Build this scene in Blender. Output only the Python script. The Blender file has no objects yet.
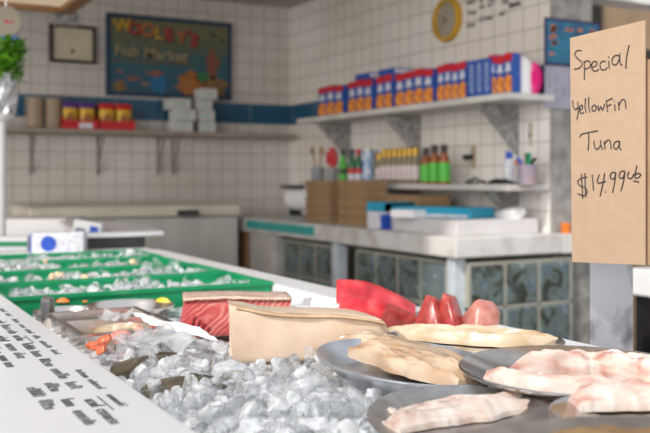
import bpy, math, random
from mathutils import Vector, Matrix, noise
random.seed(7)
C = bpy.context.scene.collection
PI = math.pi

# ------------------------------------------------------------------ camera frame
F = 900.0; CX = 325.0; HY = 178.0; CZ = 1.2
YAW = math.atan2(489.0, 900.0)
CAMR = -YAW                                    # rotation that makes local x run across the picture
FU, FV = math.sin(YAW), math.cos(YAW)
RU, RV = math.cos(YAW), -math.sin(YAW)
def ray(px, py):
    a = (px - CX) / F; b = (HY - py) / F
    return Vector((FU + a * RU, FV + a * RV, b))
def PD(px, py, d): return Vector((0, 0, CZ)) + ray(px, py) * d
def PZ(px, py, z): return PD(px, py, (z - CZ) / ray(px, py).z)
def PU(px, py, u): return PD(px, py, u / ray(px, py).x)
def PV(px, py, v): return PD(px, py, v / ray(px, py).y)

# ------------------------------------------------------------------ materials
def ramp(nt, fac, stops):
    r = nt.nodes.new('ShaderNodeValToRGB')
    e = r.color_ramp.elements
    while len(e) < len(stops): e.new(0.5)
    for k, (p, c) in enumerate(stops):
        e[k].position = p; e[k].color = (*c, 1)
    nt.links.new(fac, r.inputs[0])
    return r.outputs[0]
def base(name):
    m = bpy.data.materials.new(name); m.use_nodes = True
    nt = m.node_tree; b = nt.nodes['Principled BSDF']
    return m, nt, b
def M(name, col, col2=None, rough=.5, metal=0, scale=8, stretch=(1, 1, 1), bump=0, trans=0, ior=1.45, sss=0, coat=0,
      emit=0, p0=.35, p1=.65, detail=4, spec=.5, alpha=1, bscale=None):
    m, nt, b = base(name)
    b.inputs['Base Color'].default_value = (*col, 1)
    b.inputs['Roughness'].default_value = rough
    b.inputs['Metallic'].default_value = metal
    b.inputs['IOR'].default_value = ior
    b.inputs['Transmission Weight'].default_value = trans
    b.inputs['Coat Weight'].default_value = coat
    b.inputs['Coat Roughness'].default_value = .15
    b.inputs['Specular IOR Level'].default_value = spec
    b.inputs['Alpha'].default_value = alpha
    if sss:
        b.inputs['Subsurface Weight'].default_value = sss
        b.inputs['Subsurface Radius'].default_value = (.02, .008, .005)
        b.inputs['Subsurface Scale'].default_value = .3
    if emit:
        b.inputs['Emission Color'].default_value = (*col, 1); b.inputs['Emission Strength'].default_value = emit
    tc = nt.nodes.new('ShaderNodeTexCoord'); mp = nt.nodes.new('ShaderNodeMapping')
    mp.inputs['Scale'].default_value = stretch
    nt.links.new(tc.outputs['Object'], mp.inputs[0])
    nz = nt.nodes.new('ShaderNodeTexNoise'); nz.inputs['Scale'].default_value = scale; nz.inputs['Detail'].default_value = detail
    nt.links.new(mp.outputs[0], nz.inputs['Vector'])
    if col2 is None: col2 = tuple(c * .88 for c in col)
    nt.links.new(ramp(nt, nz.outputs['Fac'], [(p0, col2), (p1, col)]), b.inputs['Base Color'])
    if bump:
        bp = nt.nodes.new('ShaderNodeBump'); bp.inputs['Strength'].default_value = bump; bp.inputs['Distance'].default_value = .005
        n2 = nz
        if bscale:
            n2 = nt.nodes.new('ShaderNodeTexNoise'); n2.inputs['Scale'].default_value = bscale; n2.inputs['Detail'].default_value = 3
            nt.links.new(mp.outputs[0], n2.inputs['Vector'])
        nt.links.new(n2.outputs['Fac'], bp.inputs['Height']); nt.links.new(bp.outputs[0], b.inputs['Normal'])
    return m
ROW = .142; TP = .106
def tile(name, axis, bright):  # bright scales the tile colour: each wall's light level is put in
    m, nt, b = base(name); N = nt.nodes.new; L = nt.links.new
    tc = N('ShaderNodeTexCoord'); s = N('ShaderNodeSeparateXYZ'); L(tc.outputs['Object'], s.inputs[0])
    c = N('ShaderNodeCombineXYZ'); L(s.outputs[axis], c.inputs[0])
    off = N('ShaderNodeMath'); off.operation = 'SUBTRACT'; off.inputs[1].default_value = 1.578; L(s.outputs['Z'], off.inputs[0])
    L(off.outputs[0], c.inputs[1])
    bt = N('ShaderNodeTexBrick'); bt.offset = 0; L(c.outputs[0], bt.inputs['Vector'])
    bt.inputs['Scale'].default_value = 1; bt.inputs['Brick Width'].default_value = TP; bt.inputs['Row Height'].default_value = TP
    bt.inputs['Mortar Size'].default_value = .0035; bt.inputs['Mortar Smooth'].default_value = .2
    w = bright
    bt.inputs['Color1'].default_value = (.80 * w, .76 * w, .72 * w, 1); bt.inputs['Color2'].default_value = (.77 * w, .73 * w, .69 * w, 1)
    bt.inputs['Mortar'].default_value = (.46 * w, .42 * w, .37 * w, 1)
    g1 = N('ShaderNodeMath'); g1.operation = 'GREATER_THAN'; g1.inputs[1].default_value = 0; L(off.outputs[0], g1.inputs[0])
    g2 = N('ShaderNodeMath'); g2.operation = 'LESS_THAN'; g2.inputs[1].default_value = ROW; L(off.outputs[0], g2.inputs[0])
    g = N('ShaderNodeMath'); g.operation = 'MULTIPLY'; L(g1.outputs[0], g.inputs[0]); L(g2.outputs[0], g.inputs[1])
    bt2 = N('ShaderNodeTexBrick'); bt2.offset = 0; L(c.outputs[0], bt2.inputs['Vector'])
    for k in ('Scale', 'Brick Width', 'Row Height', 'Mortar Size', 'Mortar Smooth'): bt2.inputs[k].default_value = bt.inputs[k].default_value
    bt2.inputs['Brick Width'].default_value = .318; bt2.inputs['Row Height'].default_value = ROW
    bt2.inputs['Color1'].default_value = (.015, .10, .19, 1); bt2.inputs['Color2'].default_value = (.012, .085, .165, 1)
    bt2.inputs['Mortar'].default_value = (.25, .27, .28, 1)
    mx = N('ShaderNodeMix'); mx.data_type = 'RGBA'; L(g.outputs[0], mx.inputs[0]); L(bt.outputs['Color'], mx.inputs[6]); L(bt2.outputs['Color'], mx.inputs[7])
    nz = N('ShaderNodeTexNoise'); nz.inputs['Scale'].default_value = 1.6; nz.inputs['Detail'].default_value = 5; L(tc.outputs['Object'], nz.inputs['Vector'])
    dirt = ramp(nt, nz.outputs['Fac'], [(.3, (.86, .83, .79)), (.6, (1, 1, 1))])
    ml = N('ShaderNodeMix'); ml.data_type = 'RGBA'; ml.blend_type = 'MULTIPLY'; ml.inputs[0].default_value = 1
    L(mx.outputs[2], ml.inputs[6]); L(dirt, ml.inputs[7]); L(ml.outputs[2], b.inputs['Base Color'])
    b.inputs['Roughness'].default_value = .28
    bp = N('ShaderNodeBump'); bp.inputs['Strength'].default_value = .4; bp.inputs['Distance'].default_value = .003; bp.invert = True
    L(bt.outputs['Fac'], bp.inputs['Height']); L(bp.outputs[0], b.inputs['Normal'])
    return m
def flesh(name, stops, wscale=20, dist=4, rot=(0, 0, 0), stretch=(1, 1, 1), nscale=14, mixf=.5, rough=.32, bump=.25, kind='BANDS', sss=.12):
    """muscle bands: a distorted wave texture blended with noise"""
    m, nt, b = base(name); N = nt.nodes.new; L = nt.links.new
    tc = N('ShaderNodeTexCoord'); mp = N('ShaderNodeMapping'); mp.inputs['Rotation'].default_value = rot; mp.inputs['Scale'].default_value = stretch
    L(tc.outputs['Object'], mp.inputs[0])
    w = N('ShaderNodeTexWave'); w.wave_type = kind; w.inputs['Scale'].default_value = wscale; w.inputs['Distortion'].default_value = dist
    w.inputs['Detail'].default_value = 2; w.inputs['Detail Scale'].default_value = 1.5; L(mp.outputs[0], w.inputs['Vector'])
    n = N('ShaderNodeTexNoise'); n.inputs['Scale'].default_value = nscale; n.inputs['Detail'].default_value = 5; L(mp.outputs[0], n.inputs['Vector'])
    mx = N('ShaderNodeMix'); mx.inputs[0].default_value = mixf; L(w.outputs['Fac'], mx.inputs[2]); L(n.outputs['Fac'], mx.inputs[3])
    L(ramp(nt, mx.outputs[0], [(p_, tuple(x * (.78 if ('fillet' in name or 'pink' in name) else .9) for x in c_)) for p_, c_ in stops]), b.inputs['Base Color'])
    b.inputs['Roughness'].default_value = rough
    if sss:
        b.inputs['Subsurface Weight'].default_value = sss; b.inputs['Subsurface Scale'].default_value = .2
        b.inputs['Subsurface Radius'].default_value = (.02, .008, .005)
    b.inputs['Coat Weight'].default_value = .15; b.inputs['Coat Roughness'].default_value = .2
    bp = N('ShaderNodeBump'); bp.inputs['Strength'].default_value = bump; bp.inputs['Distance'].default_value = .003
    L(mx.outputs[0], bp.inputs['Height']); L(bp.outputs[0], b.inputs['Normal'])
    return m

white_paint = M('white_paint', (.80, .80, .79), (.70, .70, .69), rough=.35, scale=3)
white_glossy = M('white_laminate', (.80, .80, .81), (.75, .75, .76), rough=.22, scale=4)
board_m = M('white_board', (.67, .665, .67), (.63, .625, .63), rough=.25, scale=3)
steel = M('steel', (.62, .61, .60), (.50, .49, .48), rough=.28, metal=1, scale=14, stretch=(1, 6, 1))
steel_dull = M('dull_steel', (.56, .54, .52), (.40, .385, .37), rough=.17, metal=1, scale=30)
brown_steel = M('brown_steel', (.40, .34, .28), (.24, .20, .16), rough=.35, metal=.9, scale=20)
steel_matte = M('matte_steel', (.52, .50, .48), (.38, .365, .35), rough=.40, metal=1, scale=60)
steel_pan = M('pan_steel', (.80, .73, .67), (.66, .60, .55), rough=.22, metal=1, scale=9)
galv = M('galvanised_steel', (.60, .62, .66), (.44, .45, .48), rough=.33, metal=.85, scale=30, p0=.3, p1=.6)
post_m = M('stained_post_steel', (.55, .565, .60), (.22, .21, .23), rough=.42, metal=.8, scale=22, stretch=(1, 1, .6), p0=.32, p1=.46, detail=6)
galv_dirt = M('stained_steel', (.30, .29, .31), (.20, .19, .2), rough=.6, metal=.4, scale=60)
green = M('green_plastic', (.004, .30, .115), (.004, .25, .095), rough=.35, scale=5, sss=0)
cardboard = M('cardboard', (.42, .295, .20), (.395, .275, .185), rough=.8, scale=60, bump=.03)
cardboard_d = M('cardboard_darker', (.40, .27, .17), (.34, .22, .13), rough=.85, scale=20)  # slightly darker card colour for the backing sheet
kraft = M('kraft_board', (.36, .22, .115), (.28, .165, .08), rough=.8, scale=10)
kraft_l = M('kraft_board_light', (.34, .215, .12), (.27, .165, .085), rough=.8, scale=10)
ink = M('black_ink', (.02, .02, .03), rough=.6)
ink_soft = M('faded_marker', (.06, .06, .06), (.16, .16, .16), rough=.6, scale=60)
wall_ink = M('wall_marker', (.10, .09, .09), rough=.6)
def ice_mat(name, island):
    """clear and cloudy lumps side by side: each lump's own clarity"""
    m, nt, b = base(name); N = nt.nodes.new; L = nt.links.new
    if island: g = N('ShaderNodeNewGeometry'); rnd = g.outputs['Random Per Island']
    else: g = N('ShaderNodeObjectInfo'); rnd = g.outputs['Random']
    b.inputs['Base Color'].default_value = (.97, .985, 1, 1); b.inputs['Roughness'].default_value = .03; b.inputs['IOR'].default_value = 1.36
    tc = N('ShaderNodeTexCoord'); nzn = N('ShaderNodeTexNoise'); nzn.inputs['Scale'].default_value = 70; nzn.inputs['Detail'].default_value = 2; L(tc.outputs['Object'], nzn.inputs['Vector'])
    ad = N('ShaderNodeMath'); ad.operation = 'ADD'; L(rnd, ad.inputs[0]); L(nzn.outputs['Fac'], ad.inputs[1])
    mr = N('ShaderNodeMapRange'); L(ad.outputs[0], mr.inputs[0]); mr.inputs[1].default_value = .55; mr.inputs[2].default_value = 1.25; mr.inputs[3].default_value = .56; mr.inputs[4].default_value = 1.0
    L(mr.outputs[0], b.inputs['Transmission Weight'])
    bp = N('ShaderNodeBump'); bp.inputs['Strength'].default_value = .15; bp.inputs['Distance'].default_value = .004; L(nzn.outputs['Fac'], bp.inputs['Height']); L(bp.outputs[0], b.inputs['Normal'])
    t = N('ShaderNodeBsdfTransparent'); x = N('ShaderNodeMixShader')
    m2 = N('ShaderNodeMapRange'); L(ad.outputs[0], m2.inputs[0]); m2.inputs[1].default_value = .55; m2.inputs[2].default_value = 1.25; m2.inputs[3].default_value = .95; m2.inputs[4].default_value = .55
    L(m2.outputs[0], x.inputs[0]); L(t.outputs[0], x.inputs[1]); L(b.outputs[0], x.inputs[2]); L(x.outputs[0], nt.nodes['Material Output'].inputs[0]); return m
ice_m = ice_mat('ice', False)
ice_f = ice_mat('frosted_ice', True)
ice_bed = M('ice_bed_dark_gaps', (.92, .94, .96), (.13, .135, .15), rough=.2, scale=45, bump=.5, p0=.36, p1=.60)  # dark noise spots in the colour stand in for shaded gaps between lumps
concrete = M('concrete', (.34, .325, .305), (.22, .21, .195), rough=.8, scale=16, bump=.3, p0=.4, p1=.6)
granite = M('grey_shelf_panel', (.36, .35, .34), (.20, .195, .19), rough=.6, scale=30, p0=.42, p1=.58)
shelf_m = M('shelf_white', (.66, .64, .60), (.52, .50, .46), rough=.5, scale=5)
worn_white = M('worn_white', (.66, .645, .62), (.45, .42, .39), rough=.5, scale=7, p0=.3, p1=.55)
teal = M('teal_trim', (.03, .36, .34), (.03, .31, .29), rough=.4)
wood = M('wood', (.36, .20, .09), (.24, .12, .05), rough=.6, scale=7, stretch=(1, 8, 8))
cream_panel_glow = M('cream_panel_glow', (.88, .72, .53), (.80, .64, .46), rough=.6, scale=2, emit=.28)  # glow added so the dark soffit underside looks warmly lit
ceil_m = M('ceiling_paint', (.50, .46, .42), (.42, .385, .35), rough=.8, scale=3)
floor_m = M('floor_tile', (.22, .20, .18), (.15, .135, .12), rough=.6, scale=6)
dark = M('dark_grey', (.045, .045, .05), (.03, .03, .033), rough=.5)
black = M('black_plastic', (.015, .015, .017), rough=.4)
black_wood = M('black_frame', (.03, .025, .022), rough=.4)
door_brown = M('brown_board', (.40, .28, .18), (.32, .22, .14), rough=.7, scale=5, stretch=(8, 1, 1))
freezer_lid = M('freezer_lid', (.72, .68, .58), (.62, .58, .48), rough=.4, scale=4)
freezer_body = M('freezer_panel', (.66, .64, .60), (.54, .52, .48), rough=.4, metal=.1, scale=2, stretch=(4, 1, 1))
paper = M('white_paper', (.88, .87, .88), (.82, .81, .82), rough=.6, scale=6, sss=0)
plastic_film = M('plastic_film', (.92, .93, .94), (.82, .83, .84), rough=.08, trans=.75, ior=1.2, scale=30, bump=.6)
blue = M('blue_print', (.02, .09, .50), (.02, .07, .42), rough=.4)
bluebox = M('blue_carton', (.025, .10, .40), (.018, .07, .32), rough=.4, scale=30)
redp = M('red_print', (.60, .02, .03), (.5, .015, .02), rough=.4, scale=30)
cyan = M('cyan_carton', (.02, .33, .50), (.015, .27, .42), rough=.4)
orange_food = M('orange_food_print', (.85, .36, .06), (.60, .15, .03), rough=.5, scale=45, p0=.42, p1=.58)
white_print = M('white_print', (.75, .75, .75), (.5, .5, .6), rough=.5, scale=60)
yellow = M('yellow_foil', (.78, .50, .03), (.62, .30, .02), rough=.3, scale=30)
yellow_rim = M('yellow_rim', (.62, .36, .03), (.5, .28, .02), rough=.35)
purple = M('purple_foil', (.12, .04, .25), rough=.35)
red_tray = M('red_tray', (.60, .02, .03), (.5, .015, .02), rough=.4)
cream_card = M('cream_card', (.62, .56, .42), (.56, .50, .37), rough=.7)
pulp = M('pulp_paper', (.60, .47, .36), (.50, .39, .29), rough=.85, scale=20)
leaf = M('leaf', (.22, .55, .04), (.07, .28, .015), rough=.45, scale=20)
foil = M('silver_foil', (.75, .74, .76), (.55, .54, .57), rough=.25, metal=.9, scale=40, bump=1.0)
gold = M('gold_lid', (.55, .33, .06), (.42, .24, .04), rough=.35, metal=.6)
sauce = M('pale_sauce', (.22, .19, .12), rough=.3)
greenlab = M('green_label', (.10, .52, .06), (.07, .42, .04), rough=.4)
amber = M('amber_sauce', (.28, .07, .015), rough=.15)
darkgreen = M('dark_green_bottle', (.02, .14, .06), rough=.2)
cream_wall_scale = M('dial_face', (.36, .32, .25), rough=.5)
pink = M('magenta_plastic', (.75, .02, .22), (.6, .015, .17), rough=.4)
grey_plastic = M('grey_plastic', (.30, .31, .33), rough=.4)
orange_p = M('orange_plastic', (.80, .22, .03), (.65, .15, .02), rough=.45)
lemon_m = M('lemon', (.85, .60, .04), (.75, .45, .03), rough=.4)
towel = M('grey_towel', (.56, .54, .54), (.46, .44, .44), rough=.9, scale=40, bump=.4)
salmon_m = flesh('salmon_flesh', [(.3, (.75, .10, .03)), (.6, (.90, .22, .10)), (.8, (.92, .38, .24))], wscale=30, mixf=.85, nscale=40)
shell_m = flesh('pink_flesh', [(.3, (.80, .25, .20)), (.7, (.88, .52, .45))], wscale=30, mixf=.85, nscale=40)
pale_block = flesh('pale_loin_flesh', [(.25, (.62, .42, .28)), (.42, (.77, .58, .43)), (.65, (.84, .67, .52))], wscale=75, dist=2.5, rot=(0, .9, .2), nscale=16, mixf=.91, bump=.12)
pale_edge = flesh('pale_loin_bloodline', [(.3, (.50, .31, .17)), (.7, (.74, .54, .36))], wscale=30, dist=6, nscale=25, mixf=.97)
tuna_face = flesh('tuna_face', [(.25, (.38, .03, .035)), (.5, (.50, .07, .065)), (.70, (.64, .24, .19)), (.85, (.80, .50, .39))], wscale=45, dist=3, rot=(0, .75, 0), nscale=22, mixf=.74, kind='RINGS')
tuna_cut = flesh('tuna_cut', [(.25, (.46, .03, .035)), (.6, (.62, .08, .08)), (.85, (.82, .26, .22))], wscale=22, dist=5, nscale=18, mixf=.75)
tuna_skin = flesh('tuna_skin_edge', [(.3, (.55, .33, .24)), (.7, (.86, .66, .54))], wscale=50, dist=6, nscale=40, mixf=.85)
red_tuna = flesh('red_tuna', [(.28, (.40, .010, .016)), (.48, (.66, .025, .038)), (.72, (.80, .11, .11))], wscale=16, dist=3.0, rot=(0, .5, .3), nscale=24, mixf=.88, rough=.28, bump=.25)
dark_tuna = flesh('dark_tuna', [(.25, (.26, .018, .018)), (.55, (.44, .055, .045)), (.8, (.58, .20, .15))], wscale=35, dist=5, nscale=55, mixf=.97, bump=.4)
pinkgrey_tuna = flesh('faded_tuna', [(.3, (.46, .14, .11)), (.7, (.64, .30, .24))], wscale=35, dist=5, nscale=55, mixf=.97, bump=.4)
cream_fillet = flesh('cream_fillet', [(.30, (.42, .24, .10)), (.40, (.64, .48, .30)), (.62, (.74, .61, .44))], wscale=12, dist=7, stretch=(.35, 3, 3), nscale=18, mixf=.78, bump=.25)
tan_fillet = flesh('tan_fillet', [(.28, (.40, .24, .13)), (.42, (.62, .42, .27)), (.62, (.74, .57, .41))], wscale=8, dist=7, stretch=(.35, 3, 3), nscale=16, mixf=.75, bump=.25)
pink_fillet = flesh('pink_white_fillet', [(.28, (.52, .22, .17)), (.42, (.72, .48, .40)), (.55, (.80, .66, .58)), (.75, (.86, .78, .72))], wscale=9, dist=8, stretch=(.5, 2.5, 2.5), nscale=26, mixf=.85, bump=.4)
pale_pink = flesh('pale_pink_flesh', [(.25, (.60, .32, .25)), (.42, (.72, .55, .46)), (.7, (.80, .72, .66))], wscale=16, dist=8, nscale=25, mixf=.85, bump=.5)
fish_skin = M('dark_fish_skin', (.16, .125, .075), (.06, .05, .035), rough=.22, scale=28, stretch=(1, 3, 3))
glass_block, nt_g, b_g = base('glass_block_glass'); N_ = nt_g.nodes.new
tc_ = N_('ShaderNodeTexCoord'); n_ = N_('ShaderNodeTexNoise'); n_.inputs['Scale'].default_value = 13; n_.inputs['Detail'].default_value = 3; n_.inputs['Distortion'].default_value = .8
nt_g.links.new(tc_.outputs['Object'], n_.inputs['Vector'])
nt_g.links.new(ramp(nt_g, n_.outputs['Fac'], [(.30, (.05, .04, .032)), (.42, (.10, .12, .11)), (.52, (.20, .25, .23)), (.60, (.13, .18, .22)), (.72, (.38, .42, .41))]), b_g.inputs['Base Color'])  # noise patches in the colour imitate the view through wavy glass
b_g.inputs['Roughness'].default_value = .10; b_g.inputs['Transmission Weight'].default_value = .2
p_ = N_('ShaderNodeBump'); p_.inputs['Strength'].default_value = .7; p_.inputs['Distance'].default_value = .006
nt_g.links.new(n_.outputs['Fac'], p_.inputs['Height']); nt_g.links.new(p_.outputs[0], b_g.inputs['Normal'])
grout = M('grout', (.42, .41, .35), (.34, .335, .28), rough=.7)
inner_m = M('stored_goods_dark', (.10, .075, .06), (.04, .07, .12), rough=.7, scale=6, p0=.42, p1=.58)
jar_glass = M('clear_glass', (.85, .85, .83), rough=.08, trans=.6)

# ------------------------------------------------------------------ mesh builder
class MB:
    def __init__(s): s.v = []; s.f = []; s.mi = []; s.M = Matrix.Identity(4)
    def add(s, vs, fs, m=0):
        o = len(s.v); s.v += [tuple(s.M @ Vector(p)) for p in vs]
        for f in fs: s.f.append(tuple(i + o for i in f)); s.mi.append(m)
        return s
    def box(s, lo, hi, m=0, taper=0):
        x0, y0, z0 = lo; x1, y1, z1 = hi; t = taper
        vs = [(x0 + t, y0 + t, z0), (x1 - t, y0 + t, z0), (x1 - t, y1 - t, z0), (x0 + t, y1 - t, z0), (x0, y0, z1), (x1, y0, z1), (x1, y1, z1), (x0, y1, z1)]
        return s.add(vs, [(3, 2, 1, 0), (4, 5, 6, 7), (0, 1, 5, 4), (1, 2, 6, 5), (2, 3, 7, 6), (3, 0, 4, 7)], m)
    def prism(s, poly, h, m=0):
        """poly: list of 3-d points (counter-clockwise seen from +h), extruded by vector h"""
        n = len(poly); h = Vector(h); vs = [Vector(p) for p in poly] + [Vector(p) + h for p in poly]
        fs = [tuple(range(n - 1, -1, -1)), tuple(range(n, 2 * n))] + [(i, (i + 1) % n, n + (i + 1) % n, n + i) for i in range(n)]
        return s.add(vs, fs, m)
    def lathe(s, prof, n=24, c=(0, 0, 0), m=0, sx=1, sy=1):
        vs = []
        for r, z in prof:
            for k in range(n):
                t = 2 * PI * k / n; vs.append((c[0] + r * sx * math.cos(t), c[1] + r * sy * math.sin(t), c[2] + z))
        fs = []
        for j in range(len(prof) - 1):
            for k in range(n):
                a = j * n + k; b = j * n + (k + 1) % n; fs.append((a, b, b + n, a + n))
        fs.append(tuple(range(n - 1, -1, -1))); L = (len(prof) - 1) * n; fs.append(tuple(range(L, L + n)))
        return s.add(vs, fs, m)
    def tube(s, pts, r, n=6, m=0):
        pts = [Vector(p) for p in pts]; rings = []
        for i, p in enumerate(pts):
            d = (pts[min(i + 1, len(pts) - 1)] - pts[max(i - 1, 0)])
            d = d.normalized() if d.length > 1e-9 else Vector((0, 0, 1))
            a = d.cross(Vector((0, 0, 1)))
            if a.length < .05: a = d.cross(Vector((1, 0, 0)))
            a.normalize(); b = d.cross(a)
            rr = r[i] if isinstance(r, (list, tuple)) else r
            rings.append([p + (a * math.cos(2 * PI * k / n) + b * math.sin(2 * PI * k / n)) * rr for k in range(n)])
        return s.loft(rings, m)
    def loft(s, rings, m=0, mcap=None):
        n = len(rings[0]); vs = [p for r in rings for p in r]
        fs = [(j * n + k, j * n + (k + 1) % n, (j + 1) * n + (k + 1) % n, (j + 1) * n + k) for j in range(len(rings) - 1) for k in range(n)]
        o = len(s.f); s.add(vs, fs, m)
        mc = m if mcap is None else mcap
        s.add(rings[0], [tuple(range(n - 1, -1, -1))], mc); s.add(rings[-1], [tuple(range(n))], mc)
        return s
    def grid(s, fn, nu, nv, m=0):
        vs = [fn(i / nu, j / nv) for j in range(nv + 1) for i in range(nu + 1)]
        fs = [(j * (nu + 1) + i, j * (nu + 1) + i + 1, (j + 1) * (nu + 1) + i + 1, (j + 1) * (nu + 1) + i) for j in range(nv) for i in range(nu)]
        return s.add(vs, fs, m)
    def build(s, name, mats, parent=None, smooth=False, bevel=0, seg=2, weld=False, solid=0):
        me = bpy.data.meshes.new(name); me.from_pydata(s.v, [], s.f); me.update()
        if not isinstance(mats, (list, tuple)): mats = [mats]
        for m in mats: me.materials.append(m)
        me.polygons.foreach_set('material_index', s.mi)
        if weld:
            import bmesh
            bm = bmesh.new(); bm.from_mesh(me); bmesh.ops.remove_doubles(bm, verts=bm.verts, dist=1e-6)
            bmesh.ops.recalc_face_normals(bm, faces=bm.faces); bm.to_mesh(me); bm.free()
        if smooth:
            me.polygons.foreach_set('use_smooth', [True] * len(me.polygons))
            me.set_sharp_from_angle(angle=math.radians(50))
        o = bpy.data.objects.new(name, me); C.objects.link(o)
        if parent: o.parent = parent
        if solid:
            k = o.modifiers.new('solid', 'SOLIDIFY'); k.thickness = solid
        if bevel:
            k = o.modifiers.new('bevel', 'BEVEL'); k.width = bevel; k.segments = seg; k.limit_method = 'ANGLE'
        return o
def tag(o, label, cat, group=None, kind=None):
    o['label'] = label; o['category'] = cat
    if group: o['group'] = group
    if kind: o['kind'] = kind
    return o
def thing(name, label, cat, loc=(0, 0, 0), rz=0, group=None):
    o = bpy.data.objects.new(name, None); C.objects.link(o); o.empty_display_size = .05
    o.location = loc; o.rotation_euler = (0, 0, rz)
    return tag(o, label, cat, group)
def struct(name, mb, mats, **k):
    o = mb.build(name, mats, **k); o['kind'] = 'structure'; return o
def dup(root, loc, rz=None, label=None, group=None, scale=None):
    r = root.copy(); C.objects.link(r); r.location = loc
    if rz is not None: r.rotation_euler = (0, 0, rz)
    if label: r['label'] = label
    if group: r['group'] = group
    if scale: r.scale = scale
    for ch in list(root.children):
        c = ch.copy(); C.objects.link(c); c.parent = r
        for g in list(ch.children):
            d = g.copy(); C.objects.link(d); d.parent = c
    return r
ORD = ['first', 'second', 'third', 'fourth', 'fifth', 'sixth', 'seventh', 'eighth', 'ninth', 'tenth', 'eleventh', 'twelfth', 'thirteenth',
       'fourteenth', 'fifteenth', 'sixteenth', 'seventeenth', 'eighteenth', 'nineteenth', 'twentieth', 'twenty-first', 'twenty-second', 'twenty-third', 'twenty-fourth', 'twenty-fifth']
def smoothline(pts, sub=4):
    """Catmull-Rom through the given points"""
    pts = [Vector(p) for p in pts]; out = []
    if len(pts) < 3: return pts
    for i in range(len(pts) - 1):
        p0 = pts[max(i - 1, 0)]; p1 = pts[i]; p2 = pts[i + 1]; p3 = pts[min(i + 2, len(pts) - 1)]
        for k in range(sub):
            t = k / sub
            out.append(.5 * ((2 * p1) + (p2 - p0) * t + (2 * p0 - 5 * p1 + 4 * p2 - p3) * t * t + (3 * p1 - p0 - 3 * p2 + p3) * t ** 3))
    out.append(pts[-1]); return out
def linsub(pts, k):
    pts = [Vector(p) for p in pts]
    return [pts[i].lerp(pts[i + 1], j / k) for i in range(len(pts) - 1) for j in range(k)]
def nz(p, s, amp): return noise.noise(Vector(p) * s) * amp

# ------------------------------------------------------------------ the room
W = 2.85; BV = 5.77; WE = 3.085; CH = 2.41
struct('floor', MB().box((-4, -2, -.05), (6, 7.5, 0)), floor_m)
struct('wall_back', MB().box((-4, BV, 0), (3.09, BV + .2, CH)), tile('tile_back', 'X', .80))  # same tile, darkened in colour to stand in for dimmer light
struct('wall_right', MB().box((W, WE + .02, 0), (3.09, BV, CH)), tile('tile_right', 'Y', 1.02))  # same tile, lightened in colour as the better lit wall
struct('trim_1', MB().box((W, WE, 0), (3.09, WE + .02, CH)), concrete)
struct('ceiling', MB().box((-4, 2.5, CH), (3.3, BV + .2, CH + .1)), ceil_m)
# dropped soffit over the far end of the counter: cream panel with added glow, timber edging, grey stub
sf = MB().box((-2.5, 3.3, 2.07), (1.0, 4.66, 2.12)); s_o = struct('soffit_panel', sf, cream_panel_glow)
struct('trim_2', MB().box((-2.5, 4.66, 2.045), (1.07, 4.72, 2.13)), wood)
struct('trim_3', MB().box((1.0, 3.3, 2.045), (1.07, 4.66, 2.13)), wood)
struct('trim_4', MB().box((.99, 4.725, 1.995), (1.11, 4.80, 2.06)), granite)
# beyond the wall's end: brown boarded door in a dark frame, white beam above
DV = 3.9
d0 = PV(598, 30, DV)
struct('door_1', MB().box((d0.x, DV, 0), (d0.x + 1.6, DV + .05, 2.3)), door_brown)
struct('trim_5', MB().box((d0.x - .07, DV - .03, 0), (d0.x, DV + .06, 2.3)), black_wood)
struct('trim_6', MB().box((d0.x, DV - .03, 1.93), (d0.x + 1.6, DV - .001, 1.98)), black_wood)
b0 = PV(572, 2, 3.5)
struct('trim_7', MB().box((3.10, 3.35, b0.z - .0), (4.8, 3.5, b0.z + .25)), white_paint)
struct('wall_far', MB().box((3.10, 5.0, 0), (6, 5.1, 2.4)), M('far_wall_paint', (.2, .18, .16), rough=.8))

# ------------------------------------------------------------------ display counter
Z0 = .85; ZI = .935
dc = thing('display_counter', 'long white fish display counter holding the ice bed and green tubs', 'counter', (.6, 2.2, 0))
def at(o, mb):
    L_ = o.location; mb.v = [(a - L_.x, b - L_.y, c - L_.z) for a, b, c in mb.v]; return mb
at(dc, MB().box((.2, -.3, 0), (1.0, 4.75, Z0))).build('cabinet_body', white_paint, dc)
at(dc, MB().box((.905, -.3, Z0), (1.0, 3.06, .95))).build('back_rim', white_glossy, dc, bevel=.006)
at(dc, MB().box((.2, -.3, Z0), (.262, 3.06, .967))).build('front_ledge', white_paint, dc)
at(dc, MB().box((.2, 3.06, Z0), (1.0, 4.75, .945))).build('work_surface', white_glossy, dc, bevel=.006)
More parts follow.
